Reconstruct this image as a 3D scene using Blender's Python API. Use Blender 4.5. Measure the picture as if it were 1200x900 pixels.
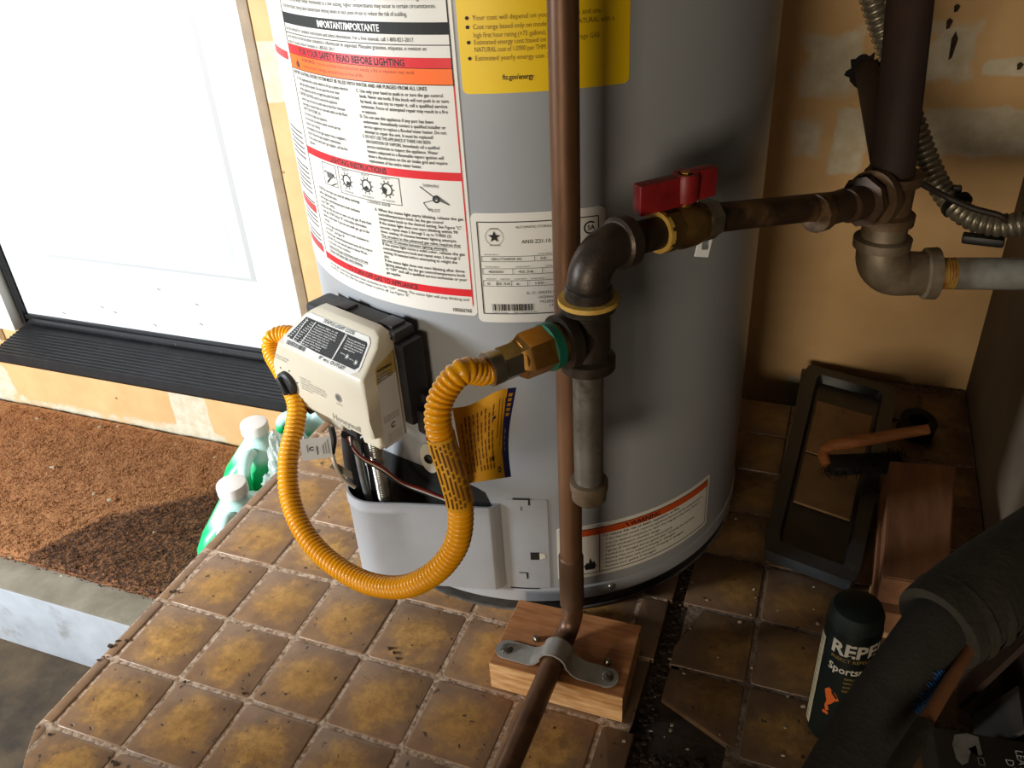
import bpy, bmesh, math, random
from mathutils import Vector, Matrix, noise
random.seed(7)
sin, cos, pi, rad = math.sin, math.cos, math.pi, math.radians
for o in list(bpy.data.objects): bpy.data.objects.remove(o)
SC = bpy.context.scene
COL = SC.collection
S = 0.0925                      # metres per tile pitch: everything below is laid out in tile pitches
# ------------------------------------------------------------------ camera
YAW, PITCH, ROLL, FPX = -0.38853565, 0.55969948, -0.06454290, 1000.65
CAM = Vector((7.59, -3.86279, 8.28556))
FW = Vector((sin(YAW)*cos(PITCH), cos(YAW)*cos(PITCH), -sin(PITCH)))
_r = Vector((cos(YAW), -sin(YAW), 0)); _u = _r.cross(FW)
RT = cos(ROLL)*_r + sin(ROLL)*_u; UP = -sin(ROLL)*_r + cos(ROLL)*_u
cd = bpy.data.cameras.new('camera'); cam = bpy.data.objects.new('camera', cd); COL.objects.link(cam)
cd.sensor_width = 36; cd.lens = FPX/1200*36; cd.clip_start = 0.02
m3 = Matrix((RT, UP, -FW)).transposed()
cam.matrix_world = Matrix.Translation(CAM*S) @ m3.to_4x4()
SC.camera = cam
# ------------------------------------------------------------------ world, lights, exposure
w = bpy.data.worlds.new('world'); SC.world = w; w.use_nodes = True
bg = w.node_tree.nodes['Background']; bg.inputs[0].default_value = (1.0, 0.88, 0.74, 1); bg.inputs[1].default_value = 0.016
SC.view_settings.view_transform = 'Standard'; SC.view_settings.look = 'None'
SC.view_settings.gamma = 1; SC.view_settings.use_curve_mapping = False
SC.view_settings.exposure = 0.0
def area(name, pos, target, sx, sy, power, col):
    l = bpy.data.lights.new(name, 'AREA'); l.shape = 'RECTANGLE'; l.size = sx; l.size_y = sy
    l.energy = power; l.color = col
    o = bpy.data.objects.new(name, l); COL.objects.link(o); o.location = Vector(pos)*S
    d = Vector(target)-Vector(pos); o.rotation_euler = d.to_track_quat('-Z', 'Z').to_euler()
    return o
area('garage_door_daylight', (-18, -12, 8.5), (1, 5, -1), .5, .6, 136, (0.90, 0.955, 1.0))
area('front_opening_daylight', (2.6, -36.5, 7), (7, 6, 3), 1.0, .9, 54, (1.0, 0.86, 0.66))

# ------------------------------------------------------------------ pixel -> place helpers
def ray(x, y): return FW + RT*((x-600)/FPX) + UP*((450-y)/FPX)
def PD(x, y, d): return CAM + ray(x, y)*d
def PZ(x, y, z): r = ray(x, y); return CAM + r*((z-CAM.z)/r.z)
def PY(x, y, Y): r = ray(x, y); return CAM + r*((Y-CAM.y)/r.y)
HC = Vector((4.0, 6.02)); HR = 2.82
def PC(x, y, R=HR):
    r = ray(x, y); a = r.x**2+r.y**2; ox, oy = CAM.x-HC.x, CAM.y-HC.y
    b = ox*r.x+oy*r.y; c = ox*ox+oy*oy-R*R; t = (-b-math.sqrt(max(0, b*b-a*c)))/a
    P = CAM+r*t; return math.degrees(math.atan2(P.y-HC.y, P.x-HC.x)), P.z

# ------------------------------------------------------------------ materials
MATS = {}
def nt(name):
    m = bpy.data.materials.new(name); m.use_nodes = True; MATS[name] = m
    t = m.node_tree; return m, t, t.nodes['Principled BSDF']
def N(t, kind, **kw):
    n = t.nodes.new(kind)
    for k, v in kw.items():
        if hasattr(n, k): setattr(n, k, v)
        else: n.inputs[k.replace('_', ' ')].default_value = v
    return n
def L(t, a, b): t.links.new(a, b)
def rgb(h):
    if isinstance(h, str):
        c = [int(h[i:i+2], 16)/255 for i in (0, 2, 4)]
        return tuple((x/12.92 if x <= .04045 else ((x+.055)/1.055)**2.4) for x in c)+(1,)
    return tuple(h)+(1,)
def mixc(t, fac, a, b):
    n = t.nodes.new('ShaderNodeMix'); n.data_type = 'RGBA'
    if hasattr(fac, 'links') or not isinstance(fac, (int, float)): L(t, fac, n.inputs[0])
    else: n.inputs[0].default_value = fac
    for v, i in ((a, 6), (b, 7)):
        if isinstance(v, tuple): n.inputs[i].default_value = v
        else: L(t, v, n.inputs[i])
    return n.outputs[2]
def ramp(t, src, pts):
    n = t.nodes.new('ShaderNodeValToRGB'); e = n.color_ramp.elements
    while len(e) < len(pts): e.new(0.5)
    for el, (p, c) in zip(e, pts):
        el.position = p; el.color = c if isinstance(c, tuple) else (c, c, c, 1)
    L(t, src, n.inputs[0]); return n.outputs[0]
def bump(t, b, h, strength, dist=0.002):
    n = t.nodes.new('ShaderNodeBump'); n.inputs['Strength'].default_value = strength; n.inputs['Distance'].default_value = dist
    L(t, h, n.inputs['Height']); L(t, n.outputs[0], b.inputs['Normal'])
def tex(t, scale, detail=4, rough=.6, stretch=None, world=False, dist=0.0):
    if world:
        g = t.nodes.new('ShaderNodeNewGeometry'); v = g.outputs['Position']
    else:
        g = t.nodes.new('ShaderNodeTexCoord'); v = g.outputs['Object']
    if stretch:
        mp = t.nodes.new('ShaderNodeMapping'); mp.inputs['Scale'].default_value = stretch; L(t, v, mp.inputs[0]); v = mp.outputs[0]
    n = t.nodes.new('ShaderNodeTexNoise'); n.inputs['Scale'].default_value = scale
    n.inputs['Detail'].default_value = detail; n.inputs['Roughness'].default_value = rough; n.inputs['Distortion'].default_value = dist
    L(t, v, n.inputs['Vector']); return n.outputs['Fac']
def pm(name, c1, c2=None, rough=.5, metal=0., scale=30, lo=.35, hi=.65, bmp=0., bscale=None, stretch=None, c3=None, scale3=8, lo3=.55, hi3=.7, coat=0., world=False):
    m, t, b = nt(name); b.inputs['Roughness'].default_value = rough; b.inputs['Metallic'].default_value = metal
    if coat: b.inputs['Coat Weight'].default_value = coat; b.inputs['Coat Roughness'].default_value = .12
    c1 = rgb(c1); col = None
    if c2 is not None:
        f = tex(t, scale, 5, .6, stretch, world); col = mixc(t, ramp(t, f, [(lo, 0.), (hi, 1.)]), c1, rgb(c2))
    if c3 is not None:
        f = tex(t, scale3, 6, .65, stretch, world); col = mixc(t, ramp(t, f, [(lo3, 0.), (hi3, 1.)]), col if col else c1, rgb(c3))
    if col is None: b.inputs['Base Color'].default_value = c1
    else: L(t, col, b.inputs['Base Color'])
    if bmp: bump(t, b, tex(t, bscale or scale*3, 4, .6, stretch), bmp)
    return m
pm('jacket', '9A9C9E', '94969A', rough=.34, scale=6, bmp=.03, bscale=40)
pm('jacket_steel', 'A0A2A6', '95979B', rough=.38, scale=10)
pm('black_ring', '121212', '2c2a28', rough=.5, scale=60, c3='b0a898', scale3=150, lo3=.72, hi3=.76)
pm('pan_metal', '8d8a86', '5d564c', rough=.45, metal=.5, scale=40)
pm('paper_white', 'DDD9D0', rough=.35, coat=.3)
pm('paper_matte', 'D0CECA', rough=.6)
pm('ink_black', '0c0c0c', rough=.7)
pm('ink_grey', '5a5856', rough=.5)
pm('ink_white', 'EDEBE6', rough=.5)
pm('ink_red', 'D3202A', rough=.4)
pm('ink_orange', 'F26A21', rough=.4)
pm('ink_warn', 'C4501E', rough=.4)
pm('label_yellow', 'F2CB05', 'E8BE00', rough=.4, scale=5)
pm('ink_ydark', '6E5600', rough=.5)
pm('tag_yellow', 'E0A21C', 'C98C10', rough=.5, scale=40)
pm('tag_ink', '6e4408', rough=.5)
pm('tag_blue', '23245c', rough=.45)
pm('hose_yellow', 'F2A806', 'E39A04', rough=.38, scale=30, coat=.2)
pm('brass', 'B98B4A', '9c6d2c', rough=.35, metal=.85, scale=25)
pm('brass_old', '8a6a38', '4f3a1e', rough=.45, metal=.7, scale=30)
pm('nickel', 'A9A08E', '857c6c', rough=.3, metal=.9, scale=30)
pm('teflon_green', '0d5f4d', rough=.55)
pm('pipe_dope', 'B98F3A', 'cda74e', rough=.6, scale=60, bmp=.3)
pm('black_iron', '4a3f36', '2f2822', rough=.42, metal=.55, scale=25, bmp=.25, bscale=120)
pm('iron_rusty', '503a28', '2b2018', rough=.5, metal=.4, scale=30, stretch=(1, 1, 1), c3='8a6a40', scale3=18, lo3=.55, hi3=.75, bmp=.2)
pm('galvanised', '8f8a82', '6b665e', rough=.38, metal=.7, scale=25, c3='4a4238', scale3=40, lo3=.55, hi3=.7, bmp=.1)
pm('galv_old', '80705a', '5d4d3a', rough=.5, metal=.35, scale=22, c3='3c3026', scale3=14, lo3=.55, hi3=.75, bmp=.25)
pm('tee_iron', '6b5238', '46341f', rough=.6, metal=.2, scale=22, bmp=.25)
pm('galv_pipe', 'b4b2a8', '8a8478', rough=.35, metal=.55, scale=20, c3='6a5a44', scale3=16, lo3=.58, hi3=.72)
pm('brown_pipe', '27170f', '331f15', rough=.85, scale=14)
pm('copper', '7d5a40', '5c3f2b', rough=.42, metal=.45, scale=9, stretch=(3, 3, .6), c3='3f2a20', scale3=6, lo3=.52, hi3=.75, bmp=.05)
pm('copper_dull', '5f4530', '463222', rough=.5, metal=.35, scale=12)
pm('copper_thin', 'a5724c', '84563a', rough=.5, metal=.2, scale=12)
pm('valve_red', '8e1a1c', '701214', rough=.45, scale=40)
pm('rust_thread', '7a3e1c', 'b08a3a', rough=.6, scale=60)
pm('steel_strap', 'b8b5ad', '96928a', rough=.35, metal=.45, scale=30)
pm('screw_steel', 'a8a39a', '6c675f', rough=.3, metal=.9, scale=80)
pm('ctl_white', 'C6BEAB', 'bfb6a2', rough=.42, scale=8)
pm('ctl_black', '17171a', '222226', rough=.5, scale=50)
pm('ctl_dark', '333130', '24231f', rough=.55, scale=30)
pm('rubber', '0e0e0e', rough=.6)
pm('wire_red', '7a1c18', rough=.45)
pm('wire_white', 'cfc8bd', rough=.5)
pm('tube_grey', '8d8f90', '6d6f70', rough=.3, metal=.5, scale=40)
pm('flex_steel', 'b9b9b4', '8e8d86', rough=.28, metal=.85, scale=40)
pm('conduit_metal', '9c9584', '756c5a', rough=.38, metal=.7, scale=20)
pm('cable_dark', '2a211a', rough=.6)
pm('zip_black', '080808', rough=.5)
pm('cap_white', 'EDE9E2', rough=.45)
pm('coir_side', '8a5a36', '5e3a20', rough=.9, scale=90)
pm('foam_black', '24221d', '2d2a25', rough=.9, scale=60, bmp=.4, bscale=300, c3='2b2822', scale3=14, lo3=.5, hi3=.75)
pm('foam_black_taped', '38342a', '29261e', rough=.8, scale=40, bmp=.4, bscale=200)
pm('marker_blue', '1d4f85', rough=.7)
pm('can_green', '0d1814', '0a120f', rough=.45, metal=.2, scale=20)
pm('can_cap', '101d17', rough=.6)
pm('can_text', 'b9b0a0', rough=.5)
pm('can_gold', '8a7038', rough=.5)
pm('can_orange', 'c0561c', rough=.5)
pm('can_cream', 'b5ab8e', 'a59a7a', rough=.5, scale=60)
pm('tray_plastic', '2b2e30', '202224', rough=.42, scale=12, c3='4c4740', scale3=30, lo3=.6, hi3=.8)
pm('cardboard', '94744e', '7d5f3e', rough=.85, scale=14, c3='664a30', scale3=9, lo3=.55, hi3=.7)
pm('wood_handle', '9a5f30', '7d4822', rough=.6, scale=20, stretch=(1, 8, 8))
pm('bristle', '100d0b', '1c1714', rough=.9, scale=80)
pm('brown_block', '855837', '6d4529', rough=.7, scale=10, stretch=(6, 1, 6))
pm('pale_edge', 'c99c68', '8d6846', rough=.8, scale=40)
pm('wood_raw', 'dcb27e', 'b07a45', rough=.75, scale=12, stretch=(2, 14, 14))
pm('wood_top', 'c08250', '9f6437', rough=.6, scale=10, stretch=(1.5, 14, 14), c3='7d4825', scale3=5, lo3=.55, hi3=.8)
pm('box_dark', '2c2621', '241f1b', rough=.55, scale=20)
pm('boot_grey', '9a958c', '757067', rough=.6, scale=60)
pm('diamond_red', 'a32018', rough=.5)
pm('board_brown', '3d2a20', '2c1e17', rough=.8, scale=9)
pm('sheet_grey', '403c36', '35322c', rough=.7, scale=14)
pm('debris', 'b9aa92', '8a7a64', rough=.9, scale=200)
pm('debris_dark', '2a1e15', '453424', rough=.95, scale=200)
pm('door_white', 'D4D6D7', 'cfd1d2', rough=.3, scale=3)
pm('trim_white', 'E2E0DA', rough=.4)
pm('jamb_edge', '9a8468', '86725a', rough=.6, scale=20)
pm('seal_black', '0b0b0c', '16161a', rough=.5, scale=30)
pm('sill_black', '0e0e10', '18181a', rough=.5, scale=30, c3='35332f', scale3=20, lo3=.6, hi3=.9)
pm('grommet_plate', 'c9c4b6', rough=.5)
pm('cream_dark', '8a8478', rough=.5)
pm('concrete_floor', '55452f', '3f3222', rough=.85, scale=14, c3='241c13', scale3=6, lo3=.5, hi3=.72, bmp=.3)
pm('concrete_step', 'a4a8ae', '94979b', rough=.8, scale=12, c3='6f685c', scale3=7, lo3=.58, hi3=.75, bmp=.2)
pm('concrete_dirty', '857c6c', '6f6656', rough=.85, scale=14, c3='564c3e', scale3=6, lo3=.5, hi3=.75, bmp=.2)
pm('platform_base', '2a2018', '3a2c20', rough=.95, scale=30, c3='15100c', scale3=12, bmp=.6)
pm('ceramic_edge', '7a5638', '5c3f28', rough=.5, scale=30)
def grout_mat(name='grout', k=0.0):
    m, t, b = nt(name); b.inputs['Roughness'].default_value = .9
    f = tex(t, 160, 3, .6); g = tex(t, 12, 5, .6)
    c = mixc(t, ramp(t, f, [(.38, 0.), (.6, 1.)]), rgb('8a6c50'), rgb('c9b098'))
    c = mixc(t, ramp(t, g, [(.55, 0.), (.8, 1.)]), c, rgb('5a4430'))
    c = mixc(t, k, c, rgb('2a1e14'))
    L(t, c, b.inputs['Base Color']); bump(t, b, f, .6)
grout_mat(); grout_mat('grout_grimy_shaded', .72)  # second grout: grime plus the right side's shade, mixed into the colour
def tile_mat(name, dark, plain=False):
    m, t, b = nt(name)
    tc = t.nodes.new('ShaderNodeTexCoord'); oi = t.nodes.new('ShaderNodeObjectInfo')
    add = N(t, 'ShaderNodeVectorMath', operation='ADD'); L(t, tc.outputs['Object'], add.inputs[0]); 
    sc = N(t, 'ShaderNodeVectorMath', operation='SCALE'); L(t, oi.outputs['Location'], sc.inputs[0]); sc.inputs['Scale'].default_value = 3.17
    L(t, sc.outputs[0], add.inputs[1]); v = add.outputs[0]
    def nz(s, d=5, r=.6):
        n = t.nodes.new('ShaderNodeTexNoise'); n.inputs['Scale'].default_value = s; n.inputs['Detail'].default_value = d; n.inputs['Roughness'].default_value = r
        L(t, v, n.inputs['Vector']); return n.outputs['Fac']
    ln = N(t, 'ShaderNodeVectorMath', operation='LENGTH'); L(t, tc.outputs['Object'], ln.inputs[0])
    a = N(t, 'ShaderNodeMath', operation='MULTIPLY_ADD'); L(t, nz(24, 6, .72), a.inputs[0]); a.inputs[1].default_value = .075; L(t, ln.outputs['Value'], a.inputs[2])
    patch = ramp(t, a.outputs[0], [(.056, 1.), (.078, 0.)])
    brown = mixc(t, ramp(t, nz(40), [(.35, 0.), (.7, 1.)]), rgb('977657'), rgb('80624a'))
    ochre = mixc(t, ramp(t, nz(48, 8, .78), [(.40, 0.), (.62, 1.)]), rgb('c99a58'), rgb('926a3c'))
    ochre = mixc(t, ramp(t, oi.outputs['Random'], [(.0, .0), (1., .6)]), ochre, rgb('a87c44'))
    c = brown if plain else mixc(t, patch, brown, ochre)
    pit = ramp(t, nz(95, 3, .5), [(.66, 0.), (.72, .85)])
    c = mixc(t, pit, c, rgb('3d2a18'))
    st = ramp(t, nz(18, 6, .7), [(.6, 0.), (.8, .55)])
    c = mixc(t, st, c, rgb('6b4a2c'))
    if dark: c = mixc(t, ramp(t, nz(14, 5, .6), [(.25, dark), (.75, dark*.65)]), c, rgb('2a1b0e'))
    L(t, c, b.inputs['Base Color']); b.inputs['Roughness'].default_value = .42
    inv = N(t, 'ShaderNodeMath', operation='MULTIPLY_ADD'); L(t, pit, inv.inputs[0]); inv.inputs[1].default_value = -1.2; L(t, nz(30), inv.inputs[2])
    bump(t, b, inv.outputs[0], .35, .002)
tile_mat('tile', 0); tile_mat('tile_grimy_shaded', .8); tile_mat('tile_edge', 0, True); tile_mat('tile_edge_grimy_shaded', .6, True)  # grimy versions hold real dirt and the right side's shade as colour
def wall_mat(name):
    m, t, b = nt(name); b.inputs['Roughness'].default_value = .75
    at = t.nodes.new('ShaderNodeAttribute'); at.attribute_name = 'mud'
    n1 = tex(t, 9, 6, .6); n2 = tex(t, 45, 4, .6)
    s = N(t, 'ShaderNodeMath', operation='MULTIPLY_ADD'); L(t, n1, s.inputs[0]); s.inputs[1].default_value = .9; L(t, at.outputs['Fac'], s.inputs[2])
    s2 = N(t, 'ShaderNodeMath', operation='MULTIPLY_ADD'); L(t, n2, s2.inputs[0]); s2.inputs[1].default_value = .25; L(t, s.outputs[0], s2.inputs[2])
    mask = ramp(t, s2.outputs[0], [(.9, 0.), (1.06, 1.)])
    tan = mixc(t, ramp(t, n1, [(.3, 0.), (.7, 1.)]), rgb('D8B27E'), rgb('C79E6A'))
    mud = mixc(t, ramp(t, n2, [(.3, 0.), (.7, 1.)]), rgb('D9CFBA'), rgb('C4B495'))
    c = mixc(t, mask, tan, mud)
    sp = ramp(t, tex(t, 28, 2, .4), [(.76, 0.), (.79, .8)])
    c = mixc(t, sp, c, rgb('5a3a22'))
    L(t, c, b.inputs['Base Color']); bump(t, b, s2.outputs[0], .15, .002)
wall_mat('drywall')
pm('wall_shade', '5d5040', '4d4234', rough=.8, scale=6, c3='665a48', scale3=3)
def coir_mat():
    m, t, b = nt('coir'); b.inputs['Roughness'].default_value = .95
    at = t.nodes.new('ShaderNodeAttribute'); at.attribute_name = 'painted_shadow'
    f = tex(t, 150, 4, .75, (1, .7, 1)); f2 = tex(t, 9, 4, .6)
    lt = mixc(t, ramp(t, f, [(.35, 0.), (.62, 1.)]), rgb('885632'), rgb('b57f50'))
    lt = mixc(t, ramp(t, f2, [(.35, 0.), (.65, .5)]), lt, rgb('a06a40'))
    dk = mixc(t, ramp(t, f, [(.44, 0.), (.64, 1.)]), rgb('3d2312'), rgb('8f5e38'))  # darker coir for the shadow painted on the mat
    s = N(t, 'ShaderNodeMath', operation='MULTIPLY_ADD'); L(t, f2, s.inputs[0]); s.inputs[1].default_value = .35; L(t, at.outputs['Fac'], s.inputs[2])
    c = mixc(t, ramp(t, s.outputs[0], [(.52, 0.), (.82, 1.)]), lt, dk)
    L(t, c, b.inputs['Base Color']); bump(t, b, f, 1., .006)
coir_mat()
def glass_mat(name, col, rough, trans, ior=1.45):
    m, t, b = nt(name); b.inputs['Base Color'].default_value = rgb(col); b.inputs['Roughness'].default_value = rough
    b.inputs['Transmission Weight'].default_value = trans; b.inputs['IOR'].default_value = ior; return m
def jug_mat():
    m, t, b = nt('jug_plastic')
    b.inputs['Roughness'].default_value = .35; b.inputs['Subsurface Weight'].default_value = .0
    tc = t.nodes.new('ShaderNodeTexCoord'); sp = t.nodes.new('ShaderNodeSeparateXYZ'); L(t, tc.outputs['Object'], sp.inputs[0])
    c = ramp(t, sp.outputs['Z'], [(.202, rgb('10b872')), (.212, rgb('c3e6df'))])
    L(t, c, b.inputs['Base Color']); b.inputs['Subsurface Weight'].default_value = .35; b.inputs['Subsurface Radius'].default_value = (.01, .012, .011)
jug_mat()
def film_mat():
    m, t, b = nt('clear_film'); tr = t.nodes.new('ShaderNodeBsdfTransparent'); tr.inputs[0].default_value = (.93, .97, .96, 1)
    mx = t.nodes.new('ShaderNodeMixShader'); b.inputs['Base Color'].default_value = (.85, .92, .9, 1); b.inputs['Roughness'].default_value = .12
    mx.inputs[0].default_value = .42; L(t, tr.outputs[0], mx.inputs[1]); L(t, b.outputs[0], mx.inputs[2]); L(t, mx.outputs[0], t.nodes['Material Output'].inputs[0])
film_mat()

# ------------------------------------------------------------------ mesh building
class MB:
    def __init__(s): s.v = []; s.f = []; s.mi = []; s.mats = []; s.cur = 0
    def mat(s, name):
        if name not in s.mats: s.mats.append(name)
        s.cur = s.mats.index(name); return s
    def add(s, vs, fs):
        b = len(s.v); s.v += [Vector(v) for v in vs]; s.f += [tuple(i+b for i in f) for f in fs]; s.mi += [s.cur]*len(fs); return s
    def box(s, c, size, rot=None, bev=0.0):
        bm = bmesh.new(); bmesh.ops.create_cube(bm, size=1)
        bmesh.ops.scale(bm, vec=Vector(size), verts=bm.verts)
        if bev: bmesh.ops.bevel(bm, geom=list(bm.edges), offset=bev, segments=2, profile=.6, affect='EDGES')
        bm.verts.ensure_lookup_table()
        R = rot if rot else Matrix.Identity(3)
        vs = [R @ v.co + Vector(c) for v in bm.verts]; fs = [[v.index for v in f.verts] for f in bm.faces]; bm.free()
        return s.add(vs, fs)
    def sweep(s, pts, radii, n=14, caps=True):
        pts = [Vector(p) for p in pts]; k = len(pts)
        if not hasattr(radii, '__len__'): radii = [radii]*k
        T = [(pts[min(i+1, k-1)]-pts[max(i-1, 0)]) for i in range(k)]
        for i in range(k):
            if T[i].length < 1e-9: T[i] = T[i-1].copy() if i else Vector((0, 0, 1))
            T[i].normalize()
        a = Vector((0, 0, 1)) if abs(T[0].z) < .9 else Vector((1, 0, 0))
        u = (a-T[0]*a.dot(T[0])).normalized(); vs = []
        for i in range(k):
            u = (u-T[i]*u.dot(T[i])).normalized(); w_ = T[i].cross(u)
            vs += [pts[i]+(u*cos(2*pi*j/n)+w_*sin(2*pi*j/n))*radii[i] for j in range(n)]
        fs = [(i*n+j, i*n+(j+1) % n, (i+1)*n+(j+1) % n, (i+1)*n+j) for i in range(k-1) for j in range(n)]
        if caps: fs += [tuple(range(n-1, -1, -1)), tuple(range((k-1)*n, k*n))]
        return s.add(vs, fs)
    def lathe(s, base, axis, prof, n=24, caps=True, phase=0):
        """prof = [(distance along axis, radius)]"""
        ax = Vector(axis).normalized(); a = Vector((0, 0, 1)) if abs(ax.z) < .9 else Vector((1, 0, 0))
        u = (a-ax*a.dot(ax)).normalized(); w_ = ax.cross(u); base = Vector(base); vs = []
        for h, r in prof:
            vs += [base+ax*h+(u*cos(2*pi*j/n+phase)+w_*sin(2*pi*j/n+phase))*r for j in range(n)]
        k = len(prof)
        fs = [(i*n+j, i*n+(j+1) % n, (i+1)*n+(j+1) % n, (i+1)*n+j) for i in range(k-1) for j in range(n)]
        if caps: fs += [tuple(range(n-1, -1, -1)), tuple(range((k-1)*n, k*n))]
        return s.add(vs, fs)
    def prism(s, poly, z0, z1, fn=None):
        n = len(poly); f = fn or (lambda x, y, z: (x, y, z))
        vs = [f(x, y, z0) for x, y in poly]+[f(x, y, z1) for x, y in poly]
        fs = [tuple(range(n-1, -1, -1)), tuple(range(n, 2*n))]+[(i, (i+1) % n, n+(i+1) % n, n+i) for i in range(n)]
        return s.add(vs, fs)
    def build(s, name, parent=None, origin=(0, 0, 0), mat=None, smooth=35, recalc=True):
        org = Vector(parent['org']) if parent is not None else Vector(origin)
        me = bpy.data.meshes.new(name); me.from_pydata([(v-org)*S for v in s.v], [], s.f)
        for mn in ([mat] if mat else s.mats): me.materials.append(MATS[mn])
        if not mat and len(s.mats) > 1: me.polygons.foreach_set('material_index', s.mi)
        if recalc:
            bm = bmesh.new(); bm.from_mesh(me); bmesh.ops.recalc_face_normals(bm, faces=bm.faces); bm.to_mesh(me); bm.free()
        if smooth:
            me.polygons.foreach_set('use_smooth', [True]*len(me.polygons)); me.set_sharp_from_angle(angle=rad(smooth))
        o = bpy.data.objects.new(name, me); COL.objects.link(o); o['org'] = tuple(org)
        if parent is not None: o.parent = parent
        else: o.location = org*S
        return o
def tag(o, label=None, cat=None, group=None, kind=None):
    for k, v in (('label', label), ('category', cat), ('group', group), ('kind', kind)):
        if v: o[k] = v
    return o
def thing(name, org, label, cat, group=None):
    o = bpy.data.objects.new(name, None); COL.objects.link(o); o.empty_display_size = .02
    o.location = Vector(org)*S; o['org'] = tuple(org); return tag(o, label, cat, group)
def catmull(P, per=12):
    P = [Vector(p) for p in P]; Q = [P[0]*2-P[1]]+P+[P[-1]*2-P[-2]]; out = []
    for i in range(1, len(Q)-2):
        a, b, c, d = Q[i-1:i+3]
        for k in range(per):
            t = k/per
            out.append(.5*((2*b)+(c-a)*t+(2*a-5*b+4*c-d)*t*t+(3*b-a-3*c+d)*t**3))
    out.append(P[-1]); return out
def resample(P, step):
    out = [P[0].copy()]; acc = 0
    for a, b in zip(P, P[1:]):
        l = (b-a).length
        if l < 1e-9: continue
        pos = step-acc
        while pos <= l:
            out.append(a+(b-a)*(pos/l)); pos += step
        acc = (acc+l) % step
    return out
def corrugate(P, r, amp, pitch, per=4):
    Q = resample(P, pitch/per); pat = [0, .8, 1, .8] if per == 4 else [.0, 1, 1]
    return Q, [r-amp+amp*pat[i % per] for i in range(len(Q))]

# ------------------------------------------------------------------ flat print: text, lines, bars, mapped onto labels
_fc = {}
def text2d(body, size, bold=0.0, squeeze=1.0):
    key = (body, bold)
    if key not in _fc:
        cu = bpy.data.curves.new('t', 'FONT'); cu.body = body; cu.size = 1; cu.resolution_u = 2; cu.offset = bold
        ob = bpy.data.objects.new('t', cu); COL.objects.link(ob)
        dg = bpy.context.evaluated_depsgraph_get(); me = bpy.data.meshes.new_from_object(ob.evaluated_get(dg))
        _fc[key] = ([(v.co.x, v.co.y) for v in me.vertices], [tuple(p.vertices) for p in me.polygons])
        bpy.data.objects.remove(ob); bpy.data.curves.remove(cu); bpy.data.meshes.remove(me)
    v, f = _fc[key]; wd = max([a for a, _ in v], default=1)
    return v, f, wd
class Print:
    """2-D drawing in label coordinates (u, v); each colour becomes faces of one mesh"""
    def __init__(s, du=.08): s.items = []; s.du = du
    def text(s, body, u, v, h, mat='ink_black', width=None, align='l', bold=0.0):
        vs, fs, wd = text2d(body, 1, bold)
        sx = sy = h/.72
        if width: sx = width/wd
        off = 0 if align == 'l' else (-wd*sx/2 if align == 'c' else -wd*sx)
        s.items.append(([(u+off+a*sx, v+b*sy) for a, b in vs], fs, mat)); return s
    def rect(s, u0, v0, u1, v1, mat):
        n = max(1, int(math.ceil(abs(u1-u0)/s.du))); vs = []
        for i in range(n+1):
            a = u0+(u1-u0)*i/n; vs += [(a, v0), (a, v1)]
        s.items.append((vs, [(2*i, 2*i+2, 2*i+3, 2*i+1) for i in range(n)], mat)); return s
    def line(s, u0, v0, u1, v1, w_, mat='ink_black'):
        if abs(v1-v0) < 1e-6: return s.rect(u0, v0-w_/2, u1, v0+w_/2, mat)
        dx, dy = u1-u0, v1-v0; l = math.hypot(dx, dy); nx, ny = -dy/l*w_/2, dx/l*w_/2
        s.items.append(([(u0+nx, v0+ny), (u0-nx, v0-ny), (u1-nx, v1-ny), (u1+nx, v1+ny)], [(0, 1, 2, 3)], mat)); return s
    def frame(s, u0, v0, u1, v1, w_, mat='ink_black'):
        s.line(u0, v0, u1, v0, w_, mat); s.line(u0, v1, u1, v1, w_, mat); s.line(u0, v0, u0, v1, w_, mat); return s.line(u1, v0, u1, v1, w_, mat)
    def ring(s, u, v, r0, r1, mat, a0=0, a1=360, n=24, asp=1.0):
        vs = []
        for i in range(n+1):
            a = rad(a0+(a1-a0)*i/n); vs += [(u+cos(a)*r0*asp, v+sin(a)*r0), (u+cos(a)*r1*asp, v+sin(a)*r1)]
        s.items.append((vs, [(2*i, 2*i+1, 2*i+3, 2*i+2) for i in range(n)], mat)); return s
    def poly(s, pts, mat): s.items.append((list(pts), [tuple(range(len(pts)))], mat)); return s
    def star(s, u, v, r, mat, n=5, inner=.42):
        pts = [(u+cos(pi/2+pi*i/n)*(r if i % 2 == 0 else r*inner), v+sin(pi/2+pi*i/n)*(r if i % 2 == 0 else r*inner)) for i in range(2*n)]
        s.items.append((pts+[(u, v)], [(i, (i+1) % (2*n), 2*n) for i in range(2*n)], mat)); return s
    def barcode(s, u0, v0, u1, v1, mat='ink_black', seed=3):
        rr = random.Random(seed); u = u0
        while u < u1:
            w_ = (u1-u0)/90*rr.choice((1, 1, 2, 3)); s.rect(u, v0, min(u+w_, u1), v1, mat); u += w_+(u1-u0)/90*rr.choice((1, 1, 2))
        return s
    def build(s, name, parent, fn):
        mb = MB()
        for vs, fs, m in s.items: mb.mat(m).add([fn(u, v) for u, v in vs], fs)
        return mb.build(name, parent, smooth=0, recalc=False)
def on_cyl(az0, R): return lambda u, v: (HC.x+R*cos(rad(az0)+u/HR), HC.y+R*sin(rad(az0)+u/HR), v)
def rounded(u0, v0, u1, v1, r, n=5):
    P = []
    for cx, cy, a in ((u1-r, v0+r, -90), (u1-r, v1-r, 0), (u0+r, v1-r, 90), (u0+r, v0+r, 180)):
        P += [(cx+r*cos(rad(a+90*i/n)), cy+r*sin(rad(a+90*i/n))) for i in range(n+1)]
    return P
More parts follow.
